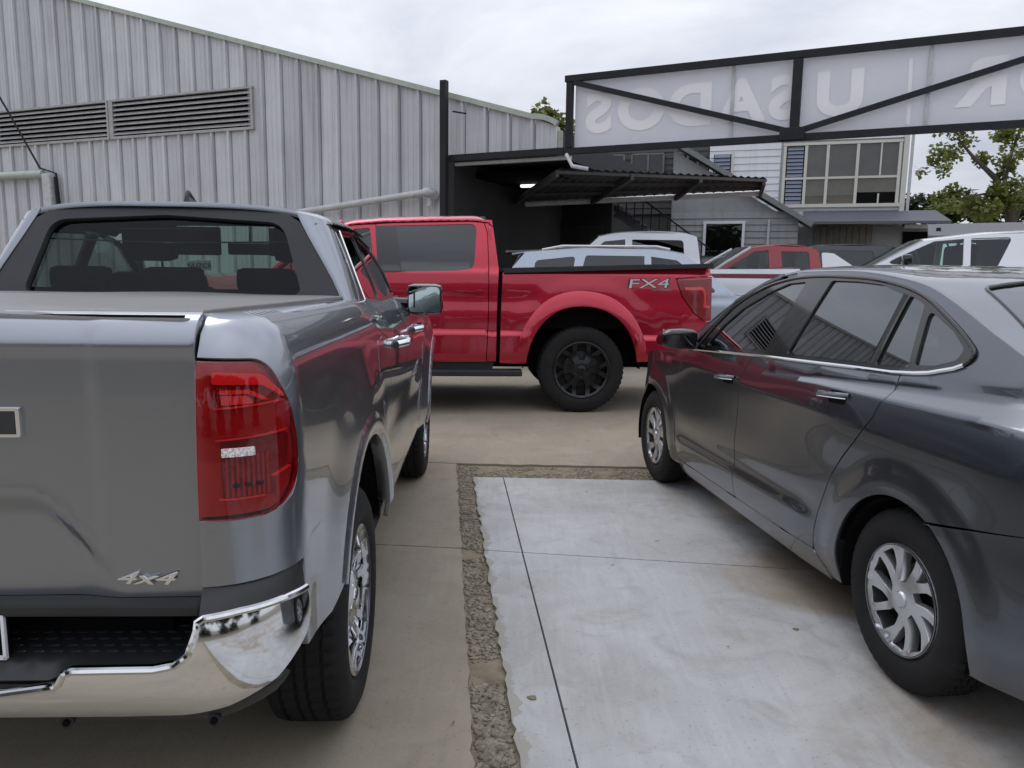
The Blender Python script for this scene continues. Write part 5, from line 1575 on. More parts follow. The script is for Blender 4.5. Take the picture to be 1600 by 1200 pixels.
# cabin
box('cabin_floor', (1.65, 0, .85), (1.6, 1.36, .06), M['cabin'], ram)
box('dashboard', (2.42, 0, 1.16), (.30, 1.36, .22), M['cabin'], ram, .05)
surf('headlining', [(-1, .90), (1, .90), (1, 1.80), (-1, 1.80)], lambda t, x: Vector(roofn(t * .94, x)) - Vector((0, 0, .035)), M['cabin'], ram, (0, 0, -1), .12, 0)
for y in (-.37, .37): seat(ram, 1.75, y, .92, .52, .50)
bm = bmesh.new(); add_box(bm, (1.12, 0, .95), (.42, 1.28, .16), .05); add_box(bm, (.93, 0, 1.16), (.13, 1.28, .40), .05)
rb_ = bm_obj('rear_bench', bm, M['seat'], ram, True)
for y in (-.38, 0, .38):
    bm = bmesh.new(); add_box(bm, (.93, y, 1.40), (.08, .24, .10), .03)
    bm_obj('headrest', bm, M['seat'], rb_, True)
    for d in (-.05, .05): tube('headrest_post', [(.93, y + d, 1.32), (.93, y + d, 1.38)], .006, M['chrome_trim'], rb_, 6)
bm = bmesh.new()
for i in range(24):
    a = 2 * PI * i / 24
    pass
tube('steering_wheel', [(2.18 + .09 * math.sin(2 * PI * i / 24), .38 + .18 * math.cos(2 * PI * i / 24), 1.17 + .16 * math.sin(2 * PI * i / 24)) for i in range(25)], .014, M['cabin'], ram, 8)
box('rear_view_mirror', (2.02, 0, 1.55), (.03, .24, .07), M['gloss_black'], ram, .01)
tube('mirror_stalk', [(2.02, 0, 1.58), (2.03, 0, 1.68)], .009, M['gloss_black'], ram, 6)
for y in (-.36, .36): box('sun_visor', (1.93, y, 1.585), (.03, .46, .15), M['cabin'], ram, .01)
box('windscreen_sticker', (2.19, .34, 1.455), (.006, .13, .055), M['label_white'], ram)
text_mesh('sticker_print', 'NUZCR', .036, .0005, M['cabin'], ram, Matrix.Translation((2.186, .34, 1.452)) @ Matrix.Rotation(rad(-90), 4, 'Z') @ Matrix.Rotation(rad(90), 4, 'X'), 1.1)

# ================================================================== GREY SEDAN (near right)
sed = thing('grey_sedan', 'dark grey four door sedan with tinted windows and silver swirl wheels at right', 'car', (2.22, 2.72, 0), math.atan2(2.768, -.391))
PG = M['paint_graphite']
SRW, SFW, SWZ, SRT = .03, 2.77, .320, .324
def s_z1(x): return interp(x, [-.95, -.45, .64, 2.3, 3.2], [1.012, 1.006, .99, .915, .84])
def s_gap(x): return max(.004, .07 - .05 * x) if x > -.6 else .10
def Yg(x, z):
    """side glass and rear pillar: one smooth sheet leaning in from the belt"""
    e = x - .18
    q = z - (1.114 - .0585 * (x - .177))
    return .806 + .042 * e - .0115 * e * e - .36 * q - .12 * q * abs(q) - (.34 * ((-.25 - x) / .75) ** 2.4 if x < -.25 else 0)
def Ysd(x, z):
    g = s_gap(x); z1 = s_z1(x)
    t = min(1, max(0, (z - z1) / g)); t2 = t * t * (3 - 2 * t) * .15 + t * .85
    led = max(.02 * min(1, max(0, (z - .9) / .12)), 1.15 * g * t2)
    zk = interp(x, [0, 1.5], [1.09, 1.0]); q = max(0, z - zk)
    y = .868 - led - .36 * q - .12 * q * q + .024 * sstep(.66, 1.0, z) * (1 - sstep(.3, 1.3, x))
    if z < .42: y -= .06 * ((.42 - z) / .22) ** 2
    # pressed line low on the doors
    zl = .435 + .02 * (1.2 - x)
    wl = sstep(.50, .75, x) * (1 - sstep(2.15, 2.35, x))
    y += wl * (.007 * sstep(zl + .03, zl - .03, z) - .006 * math.exp(-((z - zl - .055) / .04) ** 2))
    y -= .007 * math.exp(-((z - .74) / .16) ** 2) * sstep(.4, .8, x) * (1 - sstep(2.0, 2.4, x))
    for cx in (SRW, SFW):
        r = math.hypot(x - cx, z - SWZ)
        y += .012 * (1 - sstep(.40, .52, r))
    if x < -.25: y -= .34 * ((-.25 - x) / .75) ** 2.4
    if x > 2.75: y -= .30 * ((x - 2.75) / .75) ** 2.0
    zb = 1.114 - .0585 * (x - .177)
    if z > zb - .045 and x < 2.3:
        y = lerp(y, Yg(x, z), sstep(zb - .045, zb + .004, z))
    return y
_lx = [-.95 + .05 * i for i in range(70)]
crl = [[(x, s_z1(x) + f * s_gap(x)) for x in _lx if x < .82] for f in (-.25, .0, .2, .5, .8, 1.0, 1.25)]
crl += [[(x, s_z1(x) + f * s_gap(x)) for x in _lx if .80 <= x < 1.25] for f in (0, 1.0)]
crl += [[(x, s_z1(x)) for x in _lx if x >= 1.24]]
for cx in (SRW, SFW):
    for r_ in (.40, .43, .46, .49, .52):
        crl.append(arc(cx, SWZ, r_, -5, 185, 60))
crl += [[(x, .435 + .02 * (1.2 - x) + f) for x in _lx if .5 < x < 2.3] for f in (-.03, -.015, 0, .015, .03, .05, .07)]
def ssurf(name, poly, res=.045, hem=.016, mt=None, off=0.0, holes=(), both=True, lines=()):
    o = surf(name, poly, sidefn(Ysd, 1, off), mt or PG, sed, (0, 1, .15), res, hem, holes, None, lines)
    if both: mirror(o)
    return o
def belt(x): return interp(x, [-.12, .05, .177, .434, .70, 1.157, 1.93, 2.3], [1.19, 1.134, 1.114, 1.102, 1.087, 1.062, 1.011, .985])
# daylight opening outline (outer edge of the black frames)
dlo_top = [(2.03, 1.03), (1.853, 1.195), (1.705, 1.296), (1.489, 1.383), (1.253, 1.430), (1.016, 1.447), (.707, 1.447), (.523, 1.437), (.348, 1.414), (.207, 1.379), (.079, 1.327), (-.010, 1.286), (-.078, 1.250), (-.121, 1.221), (-.118, 1.193), (-.074, 1.165), (.047, 1.136), (.177, 1.118)]
dlo_top = spline(dlo_top, 4)
# rear quarter panel with the sail of the rear pillar
rr_arch = arc(SRW, SWZ, .372, -14, 196, 34)
ditch = [(1.23, 1.462), (.80, 1.470), (.629, 1.464), (.464, 1.450), (.244, 1.420), (.036, 1.356), (-.182, 1.272), (-.305, 1.229), (-.46, 1.165), (-.62, 1.125)]
ditch = spline(ditch, 4)
qp = [(.172, 1.113), (.166, 1.028), (.21, .935), (.311, .831), (.40, .745), (.475, .655), (.55, .48), (.58, .34), (.585, .24)]
qp += [(.50, .225)] + [(x, z) for x, z in arc(SRW, SWZ, .372, -14, 114, 24)]
qp += [(-.52, .7415), (-.80, .81), (-.98, .84), (-.99, 1.0), (-.96, 1.095), (-.62, 1.118)]
qp += [p for p in ditch[::-1]][1:]
# close along the outside of the door frames
qp += [(1.23, 1.452)] + [p for p in dlo_top if p[0] < 1.2 and not (p[1] < 1.10)][:-1]
ssurf('rear_quarter', qp, .024, .018, lines=crl)
bump = [(-.106, .6455), (-.52, .738), (-.80, .806), (-.985, .836), (-1.0, .55), (-.93, .30), (-.55, .25), (-.32, .228)] + arc(SRW, SWZ, .372, 194, 116, 20)
ssurf('rear_bumper', bump, .03, .016, lines=crl)
ssurf('tail_lamp', rp([(-.52, .955, .03), (-.97, .90, .03), (-.975, 1.04, .03), (-.64, 1.02, .05)]), .03, .004, M['lens'], .006)
# doors
ssurf('rear_door', [(.180, belt(.18) - .006), (.173, 1.028), (.217, .939), (.317, .836), (.407, .750), (.482, .659), (.557, .484), (.587, .345), (.595, .305), (1.38, .285), (1.405, .60), (1.392, .84), (1.365, .95), (1.30, belt(1.3) - .006)], .026, lines=crl)
ssurf('front_door', [(1.308, belt(1.3) - .006), (1.373, .95), (1.400, .84), (1.413, .60), (1.388, .285), (2.26, .285), (2.30, .50), (2.29, .80), (2.22, .93), (2.10, belt(2.1) - .006)], .03, lines=crl)
sf_arch = arc(SFW, SWZ, .365, -12, 192, 30)
fw = [(2.108, belt(2.1) - .006), (2.228, .93), (2.298, .80), (2.308, .50), (2.268, .285), (2.27, .245)] + [(x, z) for x, z in sf_arch[::-1]][0:] + [(3.12, .25), (3.46, .30), (3.50, .60), (3.40, .76), (2.9, .90), (2.4, .965)]
ssurf('front_wing', fw, .035, lines=crl)
ssurf('sill', [(.60, .298), (2.26, .278), (2.26, .20), (.50, .20), (.52, .235)], .06, .02, PG, .004)
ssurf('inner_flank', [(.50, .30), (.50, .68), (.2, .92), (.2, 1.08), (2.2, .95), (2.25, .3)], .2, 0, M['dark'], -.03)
# glazing, frames, chrome belt
yg = -.008
gF = rp([(1.20, 1.083, .02), (1.092, 1.421, .02), (1.26, 1.408), (1.42, 1.362, .04), (1.638, 1.272, .05), (1.80, 1.165, .05), (1.93, 1.037, .02)], 5)
gR = rp([(.365, 1.124, .015), (.345, 1.386, .02), (.509, 1.421, .05), (.691, 1.430, .05), (.885, 1.430, .02), (.99, 1.092, .015)], 5)
gX = rp([(.150, 1.136, .012), (.207, 1.352, .015), (.225, 1.362, .01), (.312, 1.386, .012), (.335, 1.124, .012)], 5)
gQ = rp([(.125, 1.147, .012), (.172, 1.340, .02), (.010, 1.276, .04), (-.074, 1.224, .03), (-.060, 1.186, .03), (.03, 1.157, .04)], 5)
frame = [p for p in dlo_top] + [(.60, 1.095), (1.157, 1.066), (1.6, 1.040), (1.95, 1.015)]
ssurf('window_frame', frame, .03, .012, M['gloss_black'], .003, (gF, gR, gX, gQ))
for g_ in (gF, gR, gX, gQ):
    ssurf('side_window', g_, .05, 0, M['g_sedan'], yg)
# slim body-coloured door tops above the glass
for a, b in ((1.26, 1.98), ):
    pass
tt = [(x, Ysd(x, z) + .006, z) for x, z in dlo_top]
o = tube('frame_seal', tt, .007, M['gloss_black'], sed, 6); mirror(o)
bt = [(x, Ysd(x, belt(x) - .002) + .008, belt(x) - .002) for x in [2.08 - .06 * i for i in range(32)]] + [(.10, Ysd(.1, 1.122) + .008, 1.122), (.03, Ysd(.03, 1.133) + .008, 1.133), (-.07, Ysd(-.07, 1.160) + .008, 1.160), (-.105, Ysd(-.1, 1.176) + .007, 1.176)]
o = tube('belt_trim', bt, .0075, M['chrome'], sed, 6); mirror(o)
pil_b = rp([(1.205, 1.085), (1.095, 1.425), (.89, 1.432), (.995, 1.094)])
for (a, b, c, d_) in ((.36, 1.125, .336, 1.387),):
    tt = [(a, Ysd(a, b) + .001, b), (c, Ysd(c, d_) + .001, d_)]
    o = tube('glass_divider', tt, .011, M['gloss_black'], sed, 6); mirror(o)
for (x, z) in ((.40, .985), (1.475, .905)):
    pts = [(x - .02, Ysd(x, z) + .0, z + .012), (x + .01, Ysd(x, z) + .026, z + .010), (x + .16, Ysd(x + .16, z) + .028, z - .004), (x + .19, Ysd(x + .19, z), z - .006)]
    o = tube('door_handle', pts, [.008, .010, .010, .008], PG, sed, 8); mirror(o)
    cup = surf('handle_cup', rp([(x - .005, z - .028, .02), (x + .12, z - .036, .02), (x + .12, z + .016, .02), (x - .005, z + .022, .02)]), sidefn(Ysd, 1, .0016), M['dark'], sed, (0, 1, 0), .03, .001); mirror(cup)
    o = tube('handle_chrome', [(pts[0][0], pts[0][1] + .012, pts[0][2] - .013), (pts[1][0], pts[1][1] + .005, pts[1][2] - .012), (pts[2][0], pts[2][1] + .005, pts[2][2] - .012)], .0024, M['chrome_trim'], sed, 6); mirror(o)
# roof and rear pillar top: from the ditch to the centre line
def zd(x): return interp(x, [p[0] for p in ditch[::-1]] + [1.45, 1.7, 2.0, 2.35], [p[1] for p in ditch[::-1]] + [1.425, 1.345, 1.17, .97])
def zcen(x): return interp(x, [-.98, -.75, -.55, -.42, -.15, .12, .3, .6, 1.0, 1.3, 1.5, 1.75, 2.1, 2.5], [1.10, 1.135, 1.14, 1.145, 1.29, 1.415, 1.463, 1.497, 1.508, 1.497, 1.474, 1.40, 1.22, 1.0])
def smooth(f, x, h=.07): return (f(x - 2 * h) + 2 * f(x - h) + 3 * f(x) + 2 * f(x + h) + f(x + 2 * h)) / 9
def rooffn(x, t):
    z0 = smooth(zd, x, .03); z1 = max(z0 + .005, smooth(zcen, x))
    y0 = Ysd(x, z0) - .003
    th = t * PI / 2
    s = math.sin(th)
    return (x, y0 * s, z0 + (z1 - z0) * (1 - (1 - math.cos(th)) ** 1.4))
def bl_t(x):                       # half width of the rear screen along the roof surface
    return .50
rsx = [(.20, .60), (.235, .45), (.255, 0), (.235, -.45), (.20, -.60), (-.38, -.68), (-.44, -.5), (-.45, 0), (-.44, .5), (-.38, .68)]
rscreen = rp([(.165, .545, .05), (.225, .30), (.24, 0), (.225, -.30), (.165, -.545, .05), (-.40, -.66, .05), (-.44, -.3), (-.45, 0), (-.44, .3), (-.40, .66, .05)], 5)
roof_o = [(1.36, 1), (.8, 1), (.4, 1), (.0, 1), (-.3, 1), (-.62, 1), (-.62, -1), (-.3, -1), (0, -1), (.4, -1), (.8, -1), (1.36, -1), (1.42, -.5), (1.44, 0), (1.42, .5)]
surf('roof', roof_o, rooffn, PG, sed, (0, 0, 1), .04, .012, [rscreen])
surf('rear_window', rscreen, lambda x, t: Vector(rooffn(x, t)) + Vector((0, 0, -.006)), M['g_sedan'], sed, (-.3, 0, 1), .06, 0)
rim_ = [tuple(Vector(rooffn(x, t)) + Vector((0, 0, .001))) for x, t in resample(rscreen, .05)]
tube('rear_window_seal', rim_ + [rim_[0]], .006, M['gloss_black'], sed, 6)
surf('windscreen', [(1.42, .93), (1.46, 0), (1.42, -.93), (2.30, -.96), (2.42, 0), (2.30, .96)], lambda x, t: Vector(rooffn(x, t)) - Vector((0, 0, .004)), M['g_mid'], sed, (.5, 0, 1), .10, 0)
for sg in (1, -1):
    tube('front_pillar', [(x, sg * (Ysd(x, z) - .01), z) for x, z in ((1.36, 1.432), (1.50, 1.395), (1.75, 1.295), (1.93, 1.16), (2.10, 1.02))], .024, PG, sed, 8)
surf('boot_lid', rp([(-.50, -.66, .03), (-.50, .66, .03), (-.985, .555, .06), (-1.0, 0, .3), (-.985, -.555, .06)]), lambda x, y: (x, y, 1.138 - .045 * y * y - .9 * max(0, -.86 - x) ** 2), PG, sed, (0, 0, 1), .05, .02)
surf('boot_face', rp([(-.575, .845, .03), (.575, .845, .03), (.555, 1.098, .03), (-.555, 1.098, .03)]), lambda y, z: (-1.0 + .015 * ((z - .98) / .12) ** 2 + .07 * y * y, y, z), PG, sed, (-1, 0, 0), .08, .02)
surf('bumper_back', rp([(-.58, .30, .08), (.58, .30, .08), (.575, .835, .03), (-.575, .835, .03)]), lambda y, z: (-1.03 + .09 * y * y + .03 * ((z - .58) / .28) ** 2, y, z), PG, sed, (-1, 0, 0), .08, .05)
surf('bonnet', rp([(2.22, -.76, .04), (3.40, -.60, .15), (3.40, .60, .15), (2.22, .76, .04)]), lambda x, y: (x, y, .985 - .10 * (x - 2.2) - .06 * max(0, x - 2.8) ** 2 - .035 * (y / .75) ** 2), PG, sed, (0, 0, 1), .08, .02)
box('front_bumper', (3.42, 0, .48), (.2, 1.25, .42), PG, sed, .08)
for sg in (1, -1): box('headlamp', (3.36, sg * .58, .72), (.14, .24, .12), M['lens_clear'], sed, .03)
# door mirror
mo = rp([(2.165, 1.010, .03), (1.985, 1.005, .03), (1.965, 1.115, .03), (2.02, 1.128, .04), (2.11, 1.10, .06), (2.18, 1.05, .03)], 4)
for sg in (1, -1):
    bm = bmesh.new()
    ring = mo
    lay = [(.0, .72), (.03, .95), (.10, 1.0), (.17, .92), (.205, .62)]
    cxm, czm = 2.06, 1.065
    R_ = []
    for dy_, sc in lay:
        R_.append([bm.verts.new((cxm + (x - cxm) * sc, sg * (.865 + dy_), czm + (z - czm) * sc)) for x, z in ring])
    for i in range(len(R_) - 1):
        for k in range(len(ring)): bm.faces.new((R_[i][k], R_[i][(k + 1) % len(ring)], R_[i + 1][(k + 1) % len(ring)], R_[i + 1][k]))
    bm.faces.new(R_[0]); bm.faces.new(R_[-1])
    mr = bm_obj('door_mirror', bm, M['gloss_black'], sed, True)
    surf('mirror_cap', rp([(2.02, 1.075), (2.02, 1.122), (2.10, 1.096, .03), (2.165, 1.062, .02), (2.165, 1.05)]), lambda x, z, sg=sg: (x, sg * (.865 + .205 - .16 * max(0, (x - 2.02)) ** 1.2), z), PG, mr, (0, sg, .3), .03, .01)
    tube('mirror_arm', [(2.05, sg * .80, 1.015), (2.05, sg * .90, 1.025)], .024, M['gloss_black'], mr, 8)
for cx in (SRW, SFW):
    for sg in (1, -1):
        bm = bmesh.new()
        A = [(cx + .36 * math.cos(rad(a)), SWZ + .36 * math.sin(rad(a))) for a in range(-15, 196, 10)]
        f1 = [bm.verts.new((x, sg * .845, z)) for x, z in A]; f2 = [bm.verts.new((x, sg * .50, z)) for x, z in A]
        for i in range(len(A) - 1): bm.faces.new((f1[i], f1[i + 1], f2[i + 1], f2[i]))
        bm.faces.new(f2)
        bm_obj('wheel_well', bm, M['dark'], sed)
for cx, t_ in ((SRW, 8), (SFW, 40)):
    for sg in (1, -1): make_wheel(sed, (cx, sg * .852, SWZ), sg, SRT, .208, .205, 'swirl', M['alloy'], t_)
box('underbody', (1.3, 0, .36), (3.6, 1.0, .32), M['dark'], sed)
box('cabin_floor', (1.1, 0, .62), (1.9, 1.4, .06), M['cabin'], sed)
box('parcel_shelf', (.0, 0, 1.06), (.55, 1.3, .03), M['cabin'], sed)
box('dashboard', (2.15, 0, .92), (.36, 1.4, .2), M['cabin'], sed, .05)
for y in (-.36, .36): seat(sed, 1.28, y, .72, .50, .52)
bm = bmesh.new(); add_box(bm, (.55, 0, .74), (.45, 1.28, .16), .05); add_box(bm, (.33, 0, .96), (.14, 1.28, .45), .05)
bm_obj('rear_bench', bm, M['seat'], sed, True)

# ================================================================== RED PICKUP (across the yard)
red = thing('red_pickup', 'large red crew cab pickup with black wheels standing across the yard', 'pickup', (.624, 8.85, 0), math.atan2(-.07, -.995))
PR = M['paint_red']
RRW, RRZ, RRR = -.015, .44, .44
def rail(x): return interp(x, [-1.33, .80], [1.512, 1.442])
def Yr(x, z):
    y = 1.0
    if z > .95: y -= .050 * ((min(z, 1.45) - .95) / .5) ** 1.7
    if z > 1.45:
        q = z - 1.45; y -= .02 + .30 * q + .16 * q * q
    elif z > 1.41: y -= .02 * (z - 1.41) / .04
    # shoulder pressing and lower ledge
    y -= .012 * math.exp(-((z - 1.14) / .10) ** 2) * (1 - .7 * sstep(.55, .30, x))
    if z < .835: y += .022 * sstep(.835, .79, z) * sstep(.45, .72, x) - .02 * sstep(.62, .52, z)
    elif z > .835: pass
    r = math.hypot(x - RRW, (z - .44) * .98)
    y += .006 * (1 - sstep(.78, .95, r))
    if x < -1.0: y -= .05 * ((-1.0 - x) / .33) ** 2
    z_b = interp(x, [-1.33, -.6], [.80, .77])
    if x < -.55: y += .018 * sstep(z_b + .02, z_b - .01, z)
    if x > 3.3: y -= .12 * ((x - 3.3) / .8) ** 2
    return y
def dsurf(name, poly, res=.055, hem=.018, mt=None, off=0.0, holes=(), par=None, both=True):
    o = surf(name, poly, sidefn(Yr, 1, off), mt or PR, par or red, (0, 1, .15), res, hem, holes)
    if both: mirror(o)
    return o
a_r = [(.56, .505), (.52, .70), (.43, .88), (.29, 1.015), (.12, 1.08), (-.08, 1.085), (-.27, 1.03), (-.43, .90), (-.53, .72), (-.575, .53)]
a_rs = spline(a_r, 5)
lamp = rp([(-.955, 1.372, .02), (-1.335, 1.40, .01), (-1.335, .955, .02), (-1.27, .95, .04), (-1.15, 1.03, .06), (-1.02, 1.20, .06)], 5)
bed = [(.80, rail(.80) - .03), (.815, 1.0), (.825, .515)] + a_rs + [(-.70, .535), (-1.26, .60), (-1.325, .70)]
bed += [(-1.33, .945), (-1.27, .942), (-1.145, 1.022), (-1.012, 1.196), (-.945, 1.380), (-1.33, 1.408), (-1.325, rail(-1.33) - .02)]
dsurf('bedside', bed, .04, .02)
# rolled lip of the wheel opening: a strip along the arch, u along and k across
lipn = [p for p in a_rs if p[1] > .56]
def lipfn(u, k):
    f = u * (len(lipn) - 1); i = min(len(lipn) - 2, max(0, int(f))); f -= i
    x = lerp(lipn[i][0], lipn[i + 1][0], f); z = lerp(lipn[i][1], lipn[i + 1][1], f)
    x = RRW + (x - RRW) * (1 + .20 * k); z = .44 + (z - .44) * (1 + .235 * k)
    return (x, Yr(x, z) + .040 * (math.cos(k * PI / 2) ** .8 if k < 1 else 0) * sstep(-.02, .10, u) * sstep(1.02, .90, u) - .002, z)
o = surf('wheel_arch_lip', [(0, 0), (1, 0), (1, 1), (0, 1)], lipfn, PR, red, (0, 1, 0), .03, .05); mirror(o)
# bed rail cap, tailgate, bumper
for sg in (1, -1):
    bm = bmesh.new()
    beam(bm, (.79, sg * .925, rail(.79) - .012), (-1.325, sg * .925, rail(-1.325) - .002), .13, .042)
    bm_obj('bed_rail_cap', bm, M['plastic'], red)
rt_ = surf('tailgate', rp([(-.90, .78, .02), (.90, .78, .02), (.90, 1.49, .02), (-.90, 1.49, .02)]), lambda y, z: (-1.325 + .03 * y * y, y, z), PR, red, (-1, 0, 0), .1, .03)
box('rear_bumper', (-1.40, 0, .66), (.14, 1.75, .22), M['gloss_black'], red, .04)
box('bed_inside', (-.25, 0, 1.1), (2.0, 1.6, .5), M['dark'], red)
lampo = surf('tail_lamp', lamp, lambda x, z: (x, Yr(x, z) + .010, z), M['lens'], red, (0, 1, 0), .03, .02)
def lp2(name, pts, mt, ex=.012):
    surf(name, rp(pts, 5), lambda x, z: (x, Yr(x, z) + ex, z), mt, lampo, (0, 1, 0), .03, .003)
lp2('lens_dark_cell', [(-.985, 1.345, .02), (-1.30, 1.355, .02), (-1.30, 1.318, .02), (-1.0, 1.305, .02)], M['lens_dark'], .013)
lp2('lens_dark_cell', [(-1.07, 1.215, .02), (-1.18, 1.215, .03), (-1.21, 1.17, .03), (-1.21, 1.05, .02), (-1.16, 1.06, .03)], M['lens_dark'], .013)
lp2('light_guide', [(-1.04, 1.262, .01), (-1.225, 1.262, .04), (-1.245, 1.22, .03), (-1.245, 1.085, .005), (-1.315, 1.085, .005), (-1.315, 1.105, .005), (-1.275, 1.108, .01), (-1.27, 1.26, .04), (-1.23, 1.295, .04), (-1.04, 1.29, .01)], M['lens_bright'], .015)
lp2('lens_rib', [(-.975, 1.365), (-1.325, 1.388), (-1.325, 1.378), (-.978, 1.357)], M['lens_bright'], .015)
mirror(lampo)
# letters on the flank
M4 = Matrix.Translation((-.665, Yr(-.6, 1.318) + .006, 1.318)) @ Matrix.Rotation(rad(180), 4, 'Z') @ Matrix.Rotation(rad(90), 4, 'X') @ Matrix.Rotation(rad(1.5), 4, 'Z')
text_mesh('badge_outline', 'FX4', .135, .003, M['plastic'], red, M4 @ Matrix.Translation((0, 0, -.006)), 1.98, .1, .004)
text_mesh('badge', 'FX4', .128, .004, M['badge_silver'], red, M4, 2.02, .1)
M4 = Matrix.Translation((-.80, Yr(-.7, 1.268) + .004, 1.262)) @ Matrix.Rotation(rad(180), 4, 'Z') @ Matrix.Rotation(rad(90), 4, 'X')
text_mesh('badge', 'OFF ROAD', .036, .003, M['chrome_trim'], red, M4, 1.15)
# cab
dsurf('cab_corner', [(.862, .53), (.858, 1.0), (.84, 1.45), (.862, 1.62), (.885, 1.80), (.905, 1.935), (1.04, 1.94), (.975, 1.90), (.945, 1.80), (.935, 1.45), (.935, 1.0), (.952, .58), (.955, .53)], .04, .03)
win = rp([(1.085, 1.445, .09), (1.055, 1.895, .07), (1.88, 1.862, .03), (1.83, 1.408, .03), (1.25, 1.425, .12)], 5)
dsurf('rear_door', [(.943, 1.45), (.943, 1.0), (.960, .59), (.965, .525), (1.95, .515), (1.98, 1.0), (2.00, 1.395), (2.06, 1.872), (1.88, 1.885), (1.06, 1.915), (.985, 1.90), (.953, 1.80)], .045, .016, None, 0, [win])
dsurf('rear_side_window', win, .08, 0, M['g_dark'], -.008)
dsurf('window_pillar', [(1.80, 1.408), (1.865, 1.864), (2.068, 1.855), (2.03, 1.40)], .06, .006, M['gloss_black'], .004)
dsurf('front_door', [(1.958, .515), (1.988, 1.0), (2.008, 1.395), (2.068, 1.870), (2.30, 1.855), (2.62, 1.72), (2.95, 1.42), (2.98, 1.0), (2.96, .515)], .06, .016, None, 0, [rp([(2.06, 1.405, .02), (2.12, 1.835, .02), (2.30, 1.82, .05), (2.58, 1.68, .05), (2.84, 1.40, .03)])])
dsurf('front_side_window', rp([(2.06, 1.405, .02), (2.12, 1.835, .02), (2.30, 1.82, .05), (2.58, 1.68, .05), (2.84, 1.40, .03)]), .08, 0, M['g_mid'], -.008)
fa = arc(3.65, .425, .55, 172, 8, 24)
dsurf('front_wing', [(2.97, .515), (2.99, 1.0), (2.96, 1.40)] + [(3.3, 1.36), (4.3, 1.28), (4.42, .9), (4.40, .52)] + fa[::-1], .07)
dsurf('sill', [(.88, .525), (3.0, .51), (3.0, .40), (.90, .42)], .1, .02, M['plastic'], -.03)
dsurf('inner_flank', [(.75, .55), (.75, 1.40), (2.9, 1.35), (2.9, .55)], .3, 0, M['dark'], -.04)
for x in (1.0, 2.1):
    o = surf('door_handle', rp([(x, 1.212, .012), (x + .30, 1.222, .012), (x + .30, 1.252, .012), (x, 1.244, .012)]), lambda u, v: (u, Yr(u, v) + .022, v), PR, red, (0, 1, .3), .05, .024); mirror(o)
o = surf('fuel_flap', rp([(.36, 1.22, .03), (.52, 1.215, .03), (.52, 1.33, .03), (.36, 1.335, .03)]), sidefn(Yr, 1, .001), PR, red, (0, 1, 0), .04, .003); mirror(o)
for sg in (1, -1):
    stp = box('step_bar', (1.85, sg * 1.005, .418), (2.5, .17, .062), M['plastic'], red, .015)
    box('step_bracket', (1.05, sg * .82, .44), (.06, .3, .05), M['plastic'], stp); box('step_bracket', (2.5, sg * .82, .44), (.06, .3, .05), M['plastic'], stp)
def rroof(t, x):
    th = t * PI / 2
    z0 = interp(x, [.88, .92, 1.1, 1.5, 2.0, 2.3, 2.7], [1.86, 1.91, 1.925, 1.915, 1.895, 1.865, 1.74])
    y0 = Yr(1.5, z0) - .004
    h = .075 * sstep(.86, 1.05, x)
    return (x, y0 * math.sin(th), z0 + h * (1 - (1 - math.cos(th)) ** 1.6))
surf('roof', [(-1, .89), (1, .89), (1, 2.45), (-1, 2.45)], rroof, PR, red, (0, 0, 1), .05, .02)
surf('cab_back', rp([(-.90, 1.40), (.90, 1.40), (.80, 1.90, .1), (-.80, 1.90, .1)]), lambda y, z: (.87 + .06 * (z - 1.4) + .03 * y * y, y, z), PR, red, (-1, 0, 0), .1, .02, [rp([(-.70, 1.48, .04), (.70, 1.48, .04), (.64, 1.84, .06), (-.64, 1.84, .06)])])
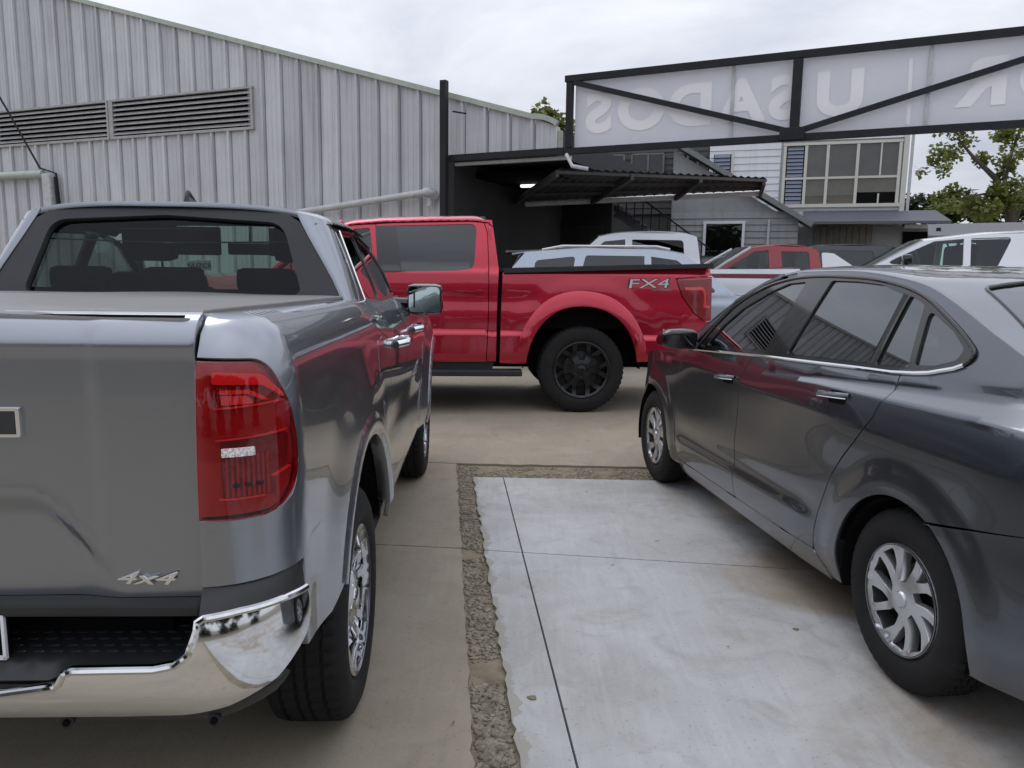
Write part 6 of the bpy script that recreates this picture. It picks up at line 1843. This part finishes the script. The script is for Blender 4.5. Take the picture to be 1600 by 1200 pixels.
surf('rear_window', rp([(-.70, 1.48, .04), (.70, 1.48, .04), (.64, 1.84, .06), (-.64, 1.84, .06)]), lambda y, z: (.88 + .06 * (z - 1.4) + .03 * y * y, y, z), M['g_dark'], red, (-1, 0, 0), .15, 0)
bm = bmesh.new(); add_box(bm, (1.05, 0, 1.985), (.22, .12, .05), .02); bm_obj('roof_antenna', bm, M['gloss_black'], red, True)
surf('windscreen', [(-1, 0), (1, 0), (1, 1), (-1, 1)], lambda t, k: (lerp(3.1, 2.42, k) + .10 * (1 - t * t), lerp(.86, .74, k) * t, lerp(1.40, 1.88, k) + .03 * (1 - t * t) * k), M['g_clear'], red, (1, 0, 1), .2, 0)
for sg in (1, -1): tube('front_pillar', [(3.08, sg * .88, 1.38), (2.75, sg * .82, 1.66), (2.38, sg * .76, 1.88)], .04, PR, red, 8)
surf('bonnet', rp([(3.0, -.88, .05), (4.35, -.82, .12), (4.35, .82, .12), (3.0, .88, .05)]), lambda x, y: (x, y, 1.41 - .06 * (x - 3) - .05 * y * y), PR, red, (0, 0, 1), .12, .03)
box('front_bumper', (4.42, 0, .62), (.2, 1.8, .3), M['chrome'], red, .06)
box('grille', (4.38, 0, 1.0), (.1, 1.3, .45), M['gloss_black'], red, .04)
box('underbody', (1.5, 0, .60), (5.2, 1.1, .36), M['dark'], red)
box('cabin_floor', (1.9, 0, .9), (1.9, 1.6, .08), M['cabin'], red)
for y in (-.42, .42): seat(red, 2.1, y, 1.0, .56, .55)
for cx in (RRW, 3.65):
    for sg in (1, -1):
        bm = bmesh.new()
        A = [(cx + .60 * math.cos(rad(a)), .45 + .62 * math.sin(rad(a))) for a in range(0, 181, 10)]
        f1 = [bm.verts.new((x, sg * .97, z)) for x, z in A]; f2 = [bm.verts.new((x, sg * .52, z)) for x, z in A]
        for i in range(len(A) - 1): bm.faces.new((f1[i], f1[i + 1], f2[i + 1], f2[i]))
        bm.faces.new(f2)
        bm_obj('wheel_well', bm, M['dark'], red)
        make_wheel(red, (cx, sg * .985, RRZ), sg, RRR, .30, .28, 'wye', M['rim_black'], 0)
